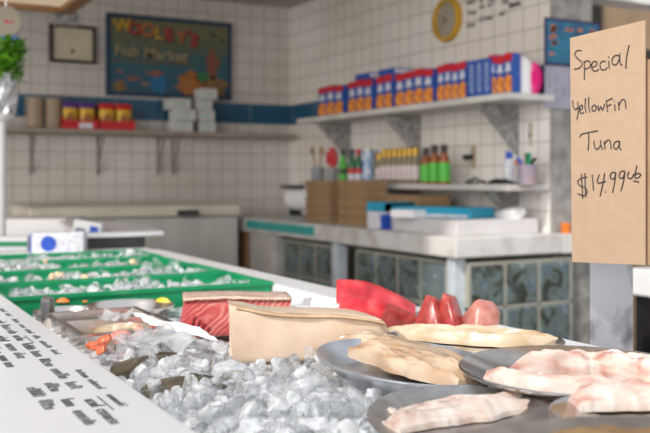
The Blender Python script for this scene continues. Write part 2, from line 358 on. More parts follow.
# menu board on the ledge
bd = thing('menu_board', 'white menu board with handwritten black marker lines along the customer side', 'sign', (.05, 1.3, .968))
mb = MB(); mb.box((-.35, -1.1, 0), (.226, 1.1, .012)); mb.build('panel', board_m, bd, bevel=.004, seg=3)
rw = random.Random(3); wr = MB()
def scribble(mb, o, ex, ey, w, h, rnd, r, amp=1.0):
    """one handwritten word: letter-like strokes along ex, height along ey"""
    x = 0
    while x < w:
        lw = h * rnd.uniform(.5, .85); k = rnd.choice('lonucts')
        P = lambda a, b: o + ex * (x + a * lw) + ey * (b * h)
        if k == 'l': st = [P(.3, 1.25), P(.25, .5), P(.4, 0)]
        elif k == 'o': st = [P(.6, .6), P(.3, .7), P(.05, .35), P(.3, 0), P(.6, .25), P(.55, .65)]
        elif k == 'n': st = [P(.05, .7), P(.1, 0), P(.2, .5), P(.45, .7), P(.6, .4), P(.62, 0)]
        elif k == 'u': st = [P(.05, .7), P(.1, .1), P(.4, .05), P(.6, .65), P(.65, 0)]
        elif k == 'c': st = [P(.6, .6), P(.25, .7), P(.05, .3), P(.3, 0), P(.65, .12)]
        elif k == 't': st = [P(.3, 1.1), P(.3, .1), P(.5, 0)]; mb.tube([P(.0, .75), P(.6, .8)], r, 5)
        else: st = [P(.6, .7), P(.2, .7), P(.15, .45), P(.55, .3), P(.5, 0), P(.05, .05)]
        mb.tube(smoothline(st, 3), r, 5); x += lw * rnd.uniform(.85, 1.1)
ex = Vector((0, -1, 0)); ey = Vector((1, 0, 0))
cols = [(1.66, 1.50, (0, 1)), (1.47, 1.27, (0, 1, 2, 3)), (1.25, 1.08, (0, 1, 2, 3, 4)), (1.06, .93, (0, 1, 2, 3)), (.915, .79, (0, 1, 2, 3))]
for va, vb, rows in cols:
    for r_ in rows:
        u = .240 - r_ * .0205 - (.004 if r_ else 0); v = va - rw.uniform(0, .02)
        hh = .007 if (r_ == 0) else .0108
        while v > vb + .015:
            wl = rw.uniform(.028, .055)
            if rw.random() < .9:
                scribble(wr, Vector((u - .05, v - 1.3, .0123)), ex, ey, min(wl, v - vb), hh, rw, .0006 if hh < .01 else .0009)
            v -= wl + rw.uniform(.014, .024)
for va, vb, u in ((.905, .845, .231), (1.30, 1.24, .231)): wr.tube([(u - .05, va - 1.3, .0123), (u - .05, vb - 1.3, .0123)], .0008, 5)
wr.build('handwriting', ink_soft, bd)

# ------------------------------------------------------------------ ice
def rock(mb, c, s, rnd, sub=1, m=0, seed=None):
    import bmesh
    bm = bmesh.new(); bmesh.ops.create_icosphere(bm, subdivisions=sub, radius=1)
    ex_ = rnd.uniform(.62, .95); am = rnd.uniform(.25, .5)
    off = Vector((rnd.uniform(0, 50), rnd.uniform(0, 50), rnd.uniform(0, 50)))
    R = Matrix.Rotation(rnd.uniform(0, 6.28), 3, Vector((rnd.uniform(-1, 1), rnd.uniform(-1, 1), rnd.uniform(-1, 1.01))).normalized())
    k = Vector((rnd.uniform(.85, 1.4), rnd.uniform(.7, 1.05), rnd.uniform(.45, .75)))
    bm.verts.ensure_lookup_table(); vs = []
    for v in bm.verts:
        p = v.co.copy()
        q = Vector([math.copysign(abs(t) ** ex_, t) for t in p])           # squarer than a ball
        q *= 1 + noise.noise(p * 1.4 + off) * am
        q = Vector((q.x * k.x, q.y * k.y, q.z * k.z)); vs.append(Vector(c) + (R @ q) * s * .82)
    fs = [tuple(x.index for x in f.verts) for f in bm.faces]; bm.free()
    mb.add(vs, fs, m)
def bedz(u, v):
    return ZI + nz((u, v, 0), 7, .010) + .010 * math.exp(-((u - .55) ** 2 + (v - .78) ** 2) / .03)
sheet = MB(); sheet.grid(lambda a, b: (.262 + a * .642, -.25 + b * 2.14, bedz(.262 + a * .642, -.25 + b * 2.14) - .016 + nz((a * 40, b * 130, 0), 1, .006)), 70, 200)
ri = random.Random(5)
for i in range(1500):
    u = ri.uniform(.275, .892); v = ri.uniform(.25, 1.40)
    rock(sheet, (u, v, bedz(u, v) - .016), ri.uniform(.008, .0125), ri, 2 if v < 1.35 else 1, 1)
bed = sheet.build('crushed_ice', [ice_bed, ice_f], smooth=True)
tag(bed, 'bed of crushed ice filling the display counter beneath the fish', 'ice', kind='stuff')
protos = []
for k in range(14):
    mb = MB(); rock(mb, (0, 0, 0), .0145, ri, 3); protos.append(mb)
def inpoly(x, y, P):
    r = False
    for i in range(len(P)):
        x1, y1 = P[i]; x2, y2 = P[i - 1]
        if (y1 > y) != (y2 > y) and x < (x2 - x1) * (y - y1) / (y2 - y1) + x1: r = not r
    return r
ICE = [(150, 470), (176, 432), (140, 384), (118, 352), (150, 336), (212, 338), (228, 366), (300, 366), (318, 352), (338, 384), (378, 404), (352, 440), (330, 470)]
pts = []; tries = 0
while len(pts) < 290 and tries < 60000:
    tries += 1
    x = ri.uniform(110, 400); y = ri.uniform(330, 470)
    if not inpoly(x, y, ICE): continue
    p = PZ(x, y, ZI + .004)
    if p.x < .292: continue
    p.z = bedz(p.x, p.y) + ri.uniform(.000, .012)
    if all((p - q).length > .0150 for q in pts): pts.append(p)
EXTRA = [(442, 357), (450, 352), (458, 358), (436, 351), (468, 351), (426, 350), (415, 346), (447, 362), (308, 343), (316, 349)]
for x, y in EXTRA:
    p = PZ(x, y, ZI); p.z = bedz(p.x, p.y) + .002; pts.append(p)
pm = [mb.build('ice_cube', ice_m, smooth=True) for mb in protos]
for i, p in enumerate(pts):
    o = pm[i] if i < len(pm) else pm[i % len(pm)].copy()
    if i >= len(pm): C.objects.link(o)
    o.location = p; o.rotation_euler = (ri.uniform(0, 6), ri.uniform(0, 6), ri.uniform(0, 6)); k = ri.uniform(.62, 1.30); o.scale = (k, k, k)
    tag(o, 'clear melting lump of ice loose on the ice bed before the fish', 'ice', 'loose ice lumps on the display')

# ------------------------------------------------------------------ green tubs with ice
gt = None
tubs = [(1.925, 'nearest the steel bowls'), (2.20, 'second from the steel bowls'), (2.475, 'third from the steel bowls'), (2.75, 'farthest from the steel bowls')]
for k, (v0, wd) in enumerate(tubs):
    lab = 'shallow green plastic tub heaped with ice, ' + wd
    if gt is None:
        gt = thing('plastic_tub', lab, 'tub', (.6, v0, Z0), 0, 'green ice tubs on the counter')
        a, b, h = .30, .255, .098; t = .004
        mb = MB()
        for (x0, y0, x1, y1) in ((-a, 0, a, .006), (-a, b - .006, a, b), (-a, .006, -a + .006, b - .006), (a - .006, .006, a, b - .006)):
            mb.box((x0, y0, 0), (x1, y1, h))
        mb.box((-a + .006, .006, 0), (a - .006, b - .006, .005)); mb.build('tub_body', green, gt)
        mb = MB()
        for (x0, y0, x1, y1) in ((-a - .006, -.004, a + .006, .008), (-a - .006, b - .008, a + .006, b + .004), (-a - .006, .008, -a + .008, b - .008), (a - .008, .008, a + .006, b - .008)):
            mb.box((x0, y0, h), (x1, y1, h + .008))
        mb.build('rim', green, gt)
    else: dup(gt, (.6 - (.012 if k == 2 else 0), v0, Z0), 0, lab)
    mb = MB(); x0 = .6 - (.012 if k == 2 else 0)
    mb.grid(lambda p, q: (x0 - .285 + p * .57, v0 + .014 + q * .227, Z0 + .072 + nz((p * 20, q * 9, k), 1, .008)), 30, 12)
    for i in range(330):
        u = x0 + ri.uniform(-.275, .275); v = v0 + ri.uniform(.02, .235)
        rock(mb, (u, v, Z0 + .078 + ri.uniform(0, .02) * (1 if ri.random() < .6 else .3) + .022 * max(0, nz((u * 6, v * 6, k), 1, 1.6))), ri.uniform(.009, .015), ri, 1, 1)
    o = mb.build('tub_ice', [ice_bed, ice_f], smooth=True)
    tag(o, 'loose ice heaped in the green tub ' + wd, 'ice', kind='stuff')
# pale shellfish on the tubs' ice
for i, (x, y) in enumerate(((52, 277), (60, 275), (85, 278), (45, 262), (133, 262))):
    p = PZ(x, y, .952); mb = MB(); rock(mb, (0, 0, 0), .012, ri, 2)
    o = mb.build('scallop', M('scallop_flesh', (.85, .62, .42), (.75, .5, .32), rough=.4), smooth=True); o.location = p
    tag(o, 'pale round scallop on tub ice, %s from the left' % ORD[sorted([45, 52, 60, 85, 133]).index(x)], 'shellfish', 'scallops on the tub ice')

# ------------------------------------------------------------------ steel pans, bowls, clip
def pan(name, lab, u0, v0, w, d, zt, dep):
    t = thing(name, lab, 'pan', (u0 + w / 2, v0 + d / 2, zt - dep), 0, 'steel pans in the ice')
    mb = MB(); x, y = w / 2, d / 2; s = .007; k = .012
    def ring(i, z): return [(-x + i, -y + i, z), (x - i, -y + i, z), (x - i, y - i, z), (-x + i, y - i, z)]
    R = [ring(0, dep - .004), ring(0, dep), ring(.010, dep), ring(.018, .004), ring(.05, .004)]
    vs = [p for r in R for p in r]; fs = [(j * 4 + q, j * 4 + (q + 1) % 4, j * 4 + 4 + (q + 1) % 4, j * 4 + 4 + q) for j in range(4) for q in range(4)]
    fs.append((16, 17, 18, 19)); mb.add(vs, fs)
    o = mb.build('pan_shell', steel_pan, t, solid=.0015, bevel=.003, seg=2)
    return t
pan('steam_pan', 'small rectangular steel pan with turned rim nearest the menu board', .342, 1.445, .176, .160, .950, .065)
pan('steam_pan', 'narrow rectangular steel pan behind the larger steel pan', .338, 1.612, .176, .104, .950, .065)
def bowl(name, lab, c, r, zt, h=.055):
    t = thing(name, lab, 'bowl', (c[0], c[1], zt - h), 0)
    MB().lathe([(r * .5, 0), (r * .8, h * .3), (r * .97, h * .9), (r * 1.03, h), (r * 1.03, h + .002), (r * .95, h * .93), (r * .77, h * .33), (r * .48, .003)], 40).build('bowl_shell', steel_pan, t, smooth=True)
    return t
bowl('mixing_bowl', 'wide round steel bowl beneath the green tub by the yellow lemon piece', (.525, 1.80), .088, .940)
bowl('mixing_bowl', 'small round steel bowl beside the upright steel clip', (.395, 1.785), .062, .940)
p = PZ(45, 313, .945); t = thing('steel_clip', 'bent upright steel clip at the menu board edge', 'clip', (p.x, p.y, .935), CAMR + 1.1)
st = [(0, 0, 0), (0, 0, .030), (.001, 0, .036), (.006, 0, .040), (.012, 0, .036), (.016, .002, .020), (.020, .004, .0)]
mb = MB(); mb.loft([[(x - .0008, y - .010, z), (x + .0008, y - .010, z + .0008), (x + .0008, y + .010, z + .0008), (x - .0008, y + .010, z)] for x, y, z in st])
mb.build('clip_strip', steel, t)
def wedge(name, lab, cat, px, py, z, m, s, rz=0):
    p = PZ(px, py, z); mb = MB(); R = []
    for k in range(7):
        a = -1 + k / 3; w = math.sqrt(max(.03, 1 - a * a * .95))
        R.append([(a * s, -w * s * .35, 0), (a * s, w * s * .35, 0), (a * s, w * s * .12, w * s * .55), (a * s, -w * s * .12, w * s * .55)])
    mb.loft(R); o = mb.build(name, m, smooth=True); o.location = p; o.rotation_euler = (0, 0, rz); tag(o, lab, cat)
wedge('lemon_wedge', 'yellow lemon wedge on the wide steel bowl rim', 'lemon', 163, 302, .943, lemon_m, .017, -.9)
wedge('orange_wedge', 'orange wedge against the green tub beside the steel clip', 'orange', 62, 302, .940, orange_p, .016, -.5)
wedge('orange_wedge', 'tiny pale orange wedge between the two steel bowls', 'orange', 85, 302, .937, orange_p, .006, -.5)

# ------------------------------------------------------------------ fish pieces
def mesh_at(mb, name, mats, c, rz, lab, cat, group=None, **k):
    o = mb.build(name, mats, smooth=True, weld=True, **k); o.location = c; o.rotation_euler = (0, 0, rz); tag(o, lab, cat, group); return o

def section(w, h, n=28, e=.45, lean=0):
    out = []
    for k in range(n):
        t = 2 * PI * k / n; cs, sn = math.cos(t), math.sin(t)
        out.append((math.copysign(abs(cs) ** e, cs) * w / 2, (math.copysign(abs(sn) ** e, sn) + 1) * h / 2))
    return [(y + lean * z, z) for y, z in out]
# pale block: long cut loin, left end face bright
t = thing('fish_loin', 'thick pale cream fish loin block standing on ice before the tuna', 'fish', PZ(234, 364, ZI), CAMR + .27)
t.location.z = .932
mb = MB(); R = []; n = 30; Lb = .236
for j in range(n + 1):
    s = j / n; x = s * Lb; h = .086 - .033 * s - .004 * math.sin(s * 6); w = .085 - .01 * s
    if s > .93: q = (s - .93) / .07; h *= 1 - .12 * q * q; w *= 1 - .2 * q * q
    R.append([(x - (.007 if j == 0 else 0) * (z / .088) + (.012 * (y + .042) / .085 if j == 0 else 0), y + .045 + nz((x, y, z), 25, .002), max(0, z + nz((x * 2, y, z), 22, .0022))) for y, z in section(w, h, 36, .22)])
mb.loft(R); b_ = mb.build('loin_flesh', pale_block, t, smooth=True, weld=True)
mb = MB(); R = []
for j in range(25):
    s = j / 24; x = .004 + s * (Lb - .012); h = .086 - .033 * s - .004 * math.sin(s * 6)
    zc = h - .002; yc = .012 + nz((x, 0, 0), 25, .003)
    R.append([(x, yc + .012 * math.cos(a) , zc - .002 + (.0035 + nz((x, a, 3), 20, .001)) * math.sin(a)) for a in [2 * PI * k / 10 for k in range(10)]])
mb.loft(R); o = mb.build('top_ridge', pale_edge, t, smooth=True); o['label'] = 'browner ridge along the top edge'
# marbled tuna chunk
t = thing('tuna_chunk', 'red marbled tuna chunk with tan skin edge behind the pale loin', 'tuna', PZ(184, 336, ZI), CAMR + .16)
t.location.z = .930
mb = MB(); R = []; Lt = .172
for j in range(25):
    s = j / 24; x = s * Lt; h = .064; w = .075
    R.append([(x + (.012 * z / .064 - .010 if j == 0 else 0) + (.012 * z / .064 if j == 24 else 0), y + .040 + nz((x, y, z), 22, .003), max(0, z * (1 + .03 * math.sin(s * 5)) + nz((x * 2, y, z), 20, .002))) for y, z in section(w, h, 30, .25, .25)])
mb.loft(R, 0, 1); mb.build('tuna_flesh', [tuna_face, tuna_cut], t, smooth=True, weld=True)
mb = MB()
mb.grid(lambda a, b: (-.002 + a * (Lt + .014), .012 + b * .090 + nz((a * 4, 0, 1), 2, .002), .0655 + .0018 * math.sin(a * 5) + nz((a * 6, b * 5, 2), 2, .0015)), 24, 8)
o = mb.build('skin_edge', tuna_skin, t, smooth=True, solid=.004); o['label'] = 'tan skin edge on top'
mb = MB()
for k, (x, z) in enumerate(((.006, .020), (.014, .014), (.022, .012), (.03, .010))):
    mb.loft([[(x + .004 * math.cos(a) + .010 * (q / 4), .004 - .004 * math.sin(a) , z * .2 + q / 4 * (.034 - .006 * k) + .002 * math.sin(a)) for a in [2 * PI * i / 8 for i in range(8)]] for q in (4, 3, 2, 1, 0)])
o = mb.build('cut_flakes', tuna_cut, t, smooth=True); o['label'] = 'bright red cut flakes at the near end'
# red tuna loin
p = PZ(343, 326, ZI)
t = thing('tuna_loin', 'bright red glossy tuna loin wedge behind the pale loin', 'tuna', (p.x, p.y, .93), CAMR - .12)
mb = MB(); R = []
prof = [(-.062, .004), (-.070, .030), (-.060, .056), (-.040, .066), (-.006, .086), (.020, .078), (.030, .05), (.030, .02), (.026, .0), (-.03, 0)]
for j in range(22):
    s = j / 21; x = s * .128
    k = (1 - .12 * s - s ** 2.2 * .45); yk = 1 - .30 * s
    if j == 0: kk = .96
    else: kk = 1
    ring = smoothline([(0, y, z) for y, z in prof + prof[:1]], 3)[:-1]
    R.append([(x - .014 * (q.z / .08) * (1 - s) + .0, q.y * yk * kk + .035 + .03 * s + nz((x, q.y, q.z), 18, .003), max(0, q.z * k * kk + nz((x, q.y * 2, q.z), 20, .003))) for q in ring])
mb.loft(R); mb.build('loin_flesh', red_tuna, t, smooth=True, weld=True)
mb = MB(); R = []
for j in range(10):
    s = j / 9; x = .060 + s * .062; h = .050 * (1 - s * .5)
    R.append([(x + .4 * z, -.012 + y * .5 + .022 * s, z) for y, z in section(.05, h, 18, .6)])
mb.loft(R); o = mb.build('flap', dark_tuna, t, smooth=True); o['label'] = 'darker flap at the tapering end'
# three small chunks
for i, (x, y, rz, m, lab, sc, tl) in enumerate(((434, 331, .55, dark_tuna, 'dark red tuna chunk with pale edge nearest the tuna loin', 1.0, .5), (455, 332, .35, dark_tuna, 'red tuna chunk leaning in the middle of three', 1.1, .6), (478, 332, -.25, pinkgrey_tuna, 'faded pink tuna chunk nearest the steel post', 1.0, -.3))):
    p = PZ(x, y, ZI); t = thing('tuna_cube', lab, 'tuna', (p.x, p.y, .934), CAMR + .62 + rz * .6, 'tuna chunks behind the cream fillet')
    mb = MB(); R = []; hh = (.060, .063, .055)[i]
    pf = ([(-.022, 0), (.022, 0), (.026, .3), (.012, 1), (-.006, .92), (-.026, .3)], [(-.020, 0), (.022, 0), (.030, .45), (.022, 1), (.008, .95), (-.022, .25)], [(-.024, 0), (.024, 0), (.022, .55), (-.002, 1), (-.016, .85), (-.027, .3)])[i]
    for j in range(11):
        s = j / 10; kk = 1 - .22 * abs(2 * s - 1) ** 4; lean = tl * .02 * s
        R.append([((s - .5) * .050 + .25 * (q.z - .02), q.y * kk + lean + nz((s * 3, q.y * 40, i), 1, .0015), max(0, q.z * kk * (1 - .18 * s) + nz((s * 3, q.y * 50, i + 5), 1, .0025))) for q in linsub([(0, y_, z_ * hh * 1.12) for y_, z_ in pf + pf[:1]], 4)])
    mb.loft(R); mb.build('flesh', m, t, smooth=True, weld=True)
# fillets
def fillet(name, mats, lab, cat, spine, widths, h, z, group=None, seed=0, ridges=3, droop=0):
    """flat draped piece along a ground spine [(px,py)...] with half widths in metres"""
    P = [PZ(x, y, z) for x, y in spine]; c = P[0].copy(); c.z = z
    ax = (P[-1] - P[0]); ang = math.atan2(ax.y, ax.x)
    Ri = Matrix.Rotation(-ang, 3, 'Z'); Q = [Ri @ (q - c) for q in P]
    L = smoothline(Q, 14); Wd = smoothline([(i, w, 0) for i, w in enumerate(widths)], 14) if len(widths) > 2 else None
    mb = MB(); R = []; n = 64
    for i, q in enumerate(L):
        s = i / (len(L) - 1); d = (L[min(i + 1, len(L) - 1)] - L[max(i - 1, 0)]).normalized(); sd = Vector((-d.y, d.x, 0))
        w = Wd[min(i, len(Wd) - 1)].y; w *= (1 + nz((s * 5, seed, 0), 1, .18)); e = min(1, math.sin(PI * min(max(s, .03), .97)) ** .35 + .15); ring = []
        for k in range(n):
            t_ = 2 * PI * k / n; cs, sn = math.cos(t_), math.sin(t_)
            y = math.copysign(abs(cs) ** .7, cs) * w
            zz = max(0, sn) ** .5 * h * e * (1 + .22 * math.sin(y / w * PI * ridges + seed + s * 2) + nz((s * 4, y / w * 2, seed), 1, .35) + nz((s * 9, y / w * 6, seed + 4), 1, .22) + nz((s * 26, y / w * 10, seed + 9), 1, .10))
            q2 = q + sd * (y * (1 + nz((s * 9, cs, seed), 1.2, .16) + nz((s * 30, cs, seed), 1.2, .05))); ring.append((q2.x, q2.y, max(zz, 0) + (0 if sn > 0 else 0)))
        R.append(ring)
    mb.loft(R); o = mb.build(name, mats, smooth=True, weld=True); o.location = c; o.rotation_euler = (0, 0, ang); tag(o, lab, cat, group); return o
def plate(name, lab, px, py, z, rx, ry, rz=0, m=steel_dull, h=.014, tilt=(0, 0)):
    p = PZ(px, py, z + h); t = thing(name, lab, 'plate', (p.x, p.y, z), CAMR + rz)
    t.rotation_euler = (tilt[0], tilt[1], CAMR + rz)
    pr = [(.0, 0), (.62, 0), (.74, .0015), (.90, h * .75), (.985, h), (1.0, h * 1.02), (1.0, h * .9), (.985, h * .86)]
    top = [(.0, .002), (.62, .002), (.74, .0035), (.90, h * .75 + .002), (.97, h + .0015), (.99, h + .003), (1.0, h + .002), (1.0, h), (.985, h - .002), (.9, h * .7), (.74, 0), (.62, -.001), (0, -.001)]
    MB().lathe([(max(r, .001), q) for r, q in top], 72, sx=rx, sy=ry).build('plate_disc', m, t, smooth=True)
    return t
plate('round_plate', 'round steel plate under the long cream fillet by the red tuna', 470, 341, .951, .136, .108, 0, h=.012)
fillet('fish_fillet', cream_fillet, 'long cream white fillet on the plate beside the red tuna', 'fish', [(384, 335), (415, 338), (460, 342), (510, 345), (560, 345)], [.010, .020, .022, .020, .004], .016, .9545, seed=1)
fillet('fish_fillet', cream_fillet, 'narrow cream fillet lying at the back of the long cream fillet', 'fish', [(398, 336), (440, 335), (500, 340), (540, 344)], [.008, .012, .012, .005], .014, .9545, seed=6)
plate('oval_platter', 'oval steel platter with raised rim carrying tan fillets', 405, 361, .945, .156, .100, -1.12, m=galv, h=.024)
fillet('fish_fillet', tan_fillet, 'broad tan fillet along the back of the oval platter', 'fish', [(338, 346), (374, 347), (420, 358), (472, 382)], [.012, .030, .036, .026], .018, .957, seed=2, ridges=1)
fillet('fish_fillet', tan_fillet, 'folded tan fillet at the front of the oval platter', 'fish', [(352, 356), (388, 365), (428, 376), (468, 388)], [.008, .021, .026, .016], .022, .957, seed=4, ridges=1)
plate('round_platter', 'large round steel platter with a thick pink white fish piece', 581, 370, .967, .137, .137, 0, m=steel_dull, h=.016)
fillet('fish_fillet', pink_fillet, 'thick pinkish white fish piece on the large round platter', 'fish', [(508, 386), (548, 382), (588, 379), (640, 384), (690, 390)], [.007, .018, .028, .028, .018], .030, .972, seed=3, ridges=1)
fillet('fish_fillet', pink_fillet, 'flat pink fillet edge at the front of the large round platter', 'fish', [(488, 381), (518, 388), (555, 392), (630, 392)], [.008, .012, .014, .010], .016, .972, seed=8, ridges=1)
plate('oval_platter', 'dull grey steel oval platter with shredded pale fish nearest the ice', 463, 416, .960, .092, .118, -.1, m=steel_matte, h=.012)
fillet('fish_fillet', pale_pink, 'ragged pale pink fish piece on the dull grey platter', 'fish', [(392, 432), (430, 420), (480, 412), (548, 402)], [.010, .028, .031, .016], .012, .963, seed=5)
for i, (x, y, s, w) in enumerate(((392, 412, .006, 'largest'), (417, 410, .004, 'nearest the fish piece'), (384, 425, .005, 'nearest the platter rim'))):
    p = PZ(x, y, .966); mb = MB(); rock(mb, (0, 0, 0), s, ri, 2); o = mb.build('fish_scrap', pale_pink, smooth=True); o.location = p
    tag(o, 'small white fish scrap on the dull grey platter, ' + w, 'fish', 'fish scraps on the dull platter')
plate('round_plate', 'steel plate of pink fillets close by the camera right of the grey platter', 668, 418, .985, .100, .092, 0, m=steel_dull, h=.010)
fillet('fish_fillet', pink_fillet, 'rounded tan pink fillet on the steel plate closest right', 'fish', [(574, 410), (600, 407), (640, 406), (690, 408)], [.010, .016, .018, .012], .018, .989, seed=7, ridges=1)
nt_ = plate('serving_tray', 'blurred brown steel tray nearest the camera at the bottom', 676, 464, .995, .17, .112, .05, m=brown_steel, h=.014)
fillet('fish_fillet', M('brown_skin', (.28, .17, .07), (.16, .09, .035), rough=.4, scale=30), 'brown skinned fillet in the nearest blurred tray', 'fish', [(540, 452), (590, 446), (640, 444), (700, 446)], [.02, .030, .03, .02], .008, 1.000, seed=9)
# salmon and shrimp-coloured pieces beside the steel pan
for i, (x, y, sc, m, lab) in enumerate(((94, 346, .016, salmon_m, 'orange red salmon piece nearest the menu board'), (104, 341, .014, salmon_m, 'orange red salmon piece against the steel pan'), (101, 350, .011, salmon_m, 'small orange red salmon scrap on the ice edge'),
        (120, 337, .018, shell_m, 'pink fish piece under clear film beside the steel pan'), (137, 334, .020, shell_m, 'pink fish piece under the white paper'), (158, 331, .018, shell_m, 'pink fish piece nearest the marbled tuna'))):
    p = PZ(x, y, .942); mb = MB(); rock(mb, (0, 0, 0), sc, ri, 3); o = mb.build('salmon_piece', m, smooth=True); o.location = p; tag(o, lab, 'fish', 'salmon pieces by the steel pan')
fillet('fish_fillet', cream_fillet, 'pale beige fillet lying inside the small steel pan', 'fish', [(96, 335), (115, 333), (140, 333), (150, 334)], [.01, .02, .02, .01], .012, .925, seed=11)
# whole dark fish in the ice
def whole_fish(lab, a, b, r):
    A = PZ(*a, ZI + .004); B = PZ(*b, ZI + .004); mb = MB(); R = []; L = (B - A).length; ang = math.atan2(B.y - A.y, B.x - A.x)
    pr = [(0, .55), (.06, .8), (.18, .95), (.35, 1), (.6, .72), (.85, .38), (.93, .28), (.96, .2), (1, .1)]
    for s, k in pr:
        wz = .9 if s < .92 else 1.1; wy = .55 if s < .9 else .15
        R.append([(s * L, math.cos(q) * r * k * wy, math.sin(q) * r * k * wz) for q in [2 * PI * i / 14 for i in range(14)]])
    t = thing('whole_fish', lab, 'fish', (A.x, A.y, ZI + .004), ang); mb.loft(R); mb.build('fish_body', fish_skin, t, smooth=True)
    mb = MB(); mb.prism([(L * .40, 0, r * .8), (L * .70, 0, r * .45), (L * .66, 0, r * .62), (L * .46, 0, r * 1.0)], (0, .001, 0)); mb.build('dorsal_fin', fish_skin, t)
whole_fish('dark olive whole fish in the ice, nearer the lower menu board edge', (142, 396), (246, 381), .020)
whole_fish('dark brown whole fish in the ice between board and pale loin', (112, 372), (212, 354), .016)
# paper and film
def sheet4(name, mats, lab, cat, cs, bump, solid=.0006, n=14, sd=0):
    P = [PZ(x, y, z) for x, y, z in cs]; mb = MB(); o0 = P[0].copy()
    def fn(a, b):
        q = P[0].lerp(P[1], a).lerp(P[3].lerp(P[2], a), b) - o0; q.z += nz((a * 3, b * 3, sd), 1, bump); return q
    mb.grid(fn, n, n); o = mb.build(name, mats, smooth=True, solid=solid); o.location = o0; tag(o, lab, cat); return o
sheet4('paper_sheet', paper, 'white paper sheet lying in front of the marbled tuna', 'paper', [(131, 313, .962), (200, 327, .962), (218, 341, .952), (150, 325, .954)], .006)
sheet4('paper_sheet', paper, 'white paper corner sticking up behind the pale loin', 'paper', [(300, 306, .945), (304, 298, .965), (322, 295, .965), (326, 308, .945)], .004, sd=3)
sheet4('plastic_film', plastic_film, 'crumpled clear plastic film over the pink fish pieces', 'film', [(112, 340, .960), (160, 326, .962), (208, 342, .955), (150, 352, .948)], .016, n=30, sd=5)
sheet4('plastic_film', plastic_film, 'small clear plastic bag on the narrow steel pan', 'film', [(98, 316, .962), (112, 311, .970), (134, 315, .962), (118, 321, .955)], .012, n=20, sd=9)

# ------------------------------------------------------------------ price sign on its steel post
TL = PD(570, 38, 1.36); TR = PD(645, 20, 1.25); BL = PD(572, 262, 1.36); BR = PD(645, 265, 1.25)
nrm = (TR - TL).cross(BL - TL).normalized()
if nrm.dot(Vector((0, 0, CZ)) - TL) < 0: nrm = -nrm
def on_sign(x, y):
    d = ray(x, y); t_ = (TL - Vector((0, 0, CZ))).dot(nrm) / d.dot(nrm); return Vector((0, 0, CZ)) + d * t_ + nrm * .0006
BL = TL + (BL - TL)
BR = on_sign(645, 265) - nrm * .0006
ps = thing('price_sign', 'tan cardboard price sign handwritten Special Yellowfin Tuna on a steel post', 'sign', (BL + BR) / 2)
def loc(o, q): return q - Vector(o.location)
mb = MB(); pp = [loc(ps, q) for q in (BL, BR, TR, TL)]; mb.prism(pp, -nrm * .002); mb.build('card', cardboard, ps)
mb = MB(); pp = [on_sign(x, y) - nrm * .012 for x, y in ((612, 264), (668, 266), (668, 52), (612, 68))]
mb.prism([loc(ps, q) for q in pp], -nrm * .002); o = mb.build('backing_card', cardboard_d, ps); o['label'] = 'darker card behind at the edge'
S1 = [[(80, 100), (62, 98), (48, 115), (60, 135), (78, 150), (82, 170), (65, 185), (45, 188)],
 [(92, 150), (95, 190), (94, 240)], [(92, 160), (105, 148), (122, 155), (120, 178), (98, 188)],
 [(130, 180), (150, 172), (155, 158), (142, 150), (130, 165), (132, 190), (150, 198), (165, 188)],
 [(196, 152), (182, 150), (170, 165), (175, 188), (192, 192), (205, 180)], [(212, 148), (214, 185)], [(209, 128), (212, 133)],
 [(262, 125), (245, 122), (228, 140), (232, 165), (250, 165), (262, 140), (266, 112)], [(264, 120), (267, 160), (276, 168)], [(310, 72), (298, 130), (294, 186)],
 [(38, 340), (42, 370), (54, 384), (62, 372)], [(62, 345), (66, 390), (58, 432)], [(72, 385), (84, 378), (84, 362), (74, 366), (72, 388), (80, 402), (92, 396)],
 [(100, 328), (98, 370), (104, 398)], [(116, 322), (115, 365), (122, 394)], [(142, 360), (132, 370), (134, 388), (146, 388), (152, 372), (142, 360)],
 [(160, 362), (164, 388), (174, 368), (182, 386), (192, 355)], [(200, 340), (206, 395)], [(198, 343), (230, 329)], [(203, 367), (224, 358)],
 [(240, 358), (243, 388)], [(237, 340), (239, 344)], [(258, 345), (262, 386)], [(262, 362), (275, 336), (290, 340), (295, 378)]]
S2 = [[(72, 132), (85, 115), (160, 100)], [(114, 110), (116, 150), (112, 196)], [(140, 148), (145, 180), (158, 188), (172, 170), (172, 145)], [(172, 165), (182, 191)],
 [(190, 150), (194, 188)], [(192, 165), (205, 145), (218, 150), (224, 187)], [(262, 150), (245, 152), (235, 172), (244, 188), (258, 178), (264, 150), (264, 180), (273, 192)],
 [(108, 322), (80, 328), (62, 345), (75, 365), (100, 375), (108, 397), (90, 412), (62, 402)], [(80, 308), (87, 427)], [(97, 304), (101, 420)],
 [(132, 310), (139, 387)], [(166, 310), (157, 350), (198, 344)], [(192, 303), (185, 350), (170, 415)], [(195, 393), (197, 397)],
 [(243, 300), (224, 303), (220, 328), (238, 330), (246, 302)], [(246, 302), (240, 350), (230, 398)], [(287, 293), (268, 298), (262, 323), (280, 326), (290, 296)], [(290, 296), (283, 345), (270, 390)],
 [(310, 296), (302, 322), (320, 330), (332, 308)], [(348, 268), (340, 300), (337, 324), (352, 326), (366, 312), (352, 304), (340, 312)], [(330, 341), (358, 347)]]
for S, oy in ((S1[:10], 30), (S1[10:], 30), (S2[:7], 110), (S2[7:], 110)):
    mb = MB()
    for st in S:
        P = [loc(ps, on_sign(565 + x / 4.812, oy + y / 4.812)) for x, y in st]
        mb.tube(smoothline(P, 4), .0009, 5)
    mb.build('handwritten_line', ink, ps)
pa = PD(590, 300, 1.42); pb = PD(633, 300, 1.42)
ax = (pb - pa); ax.z = 0; ax.normalize(); bk = Vector((-ax.y, ax.x, 0)); w = (pb - pa).length
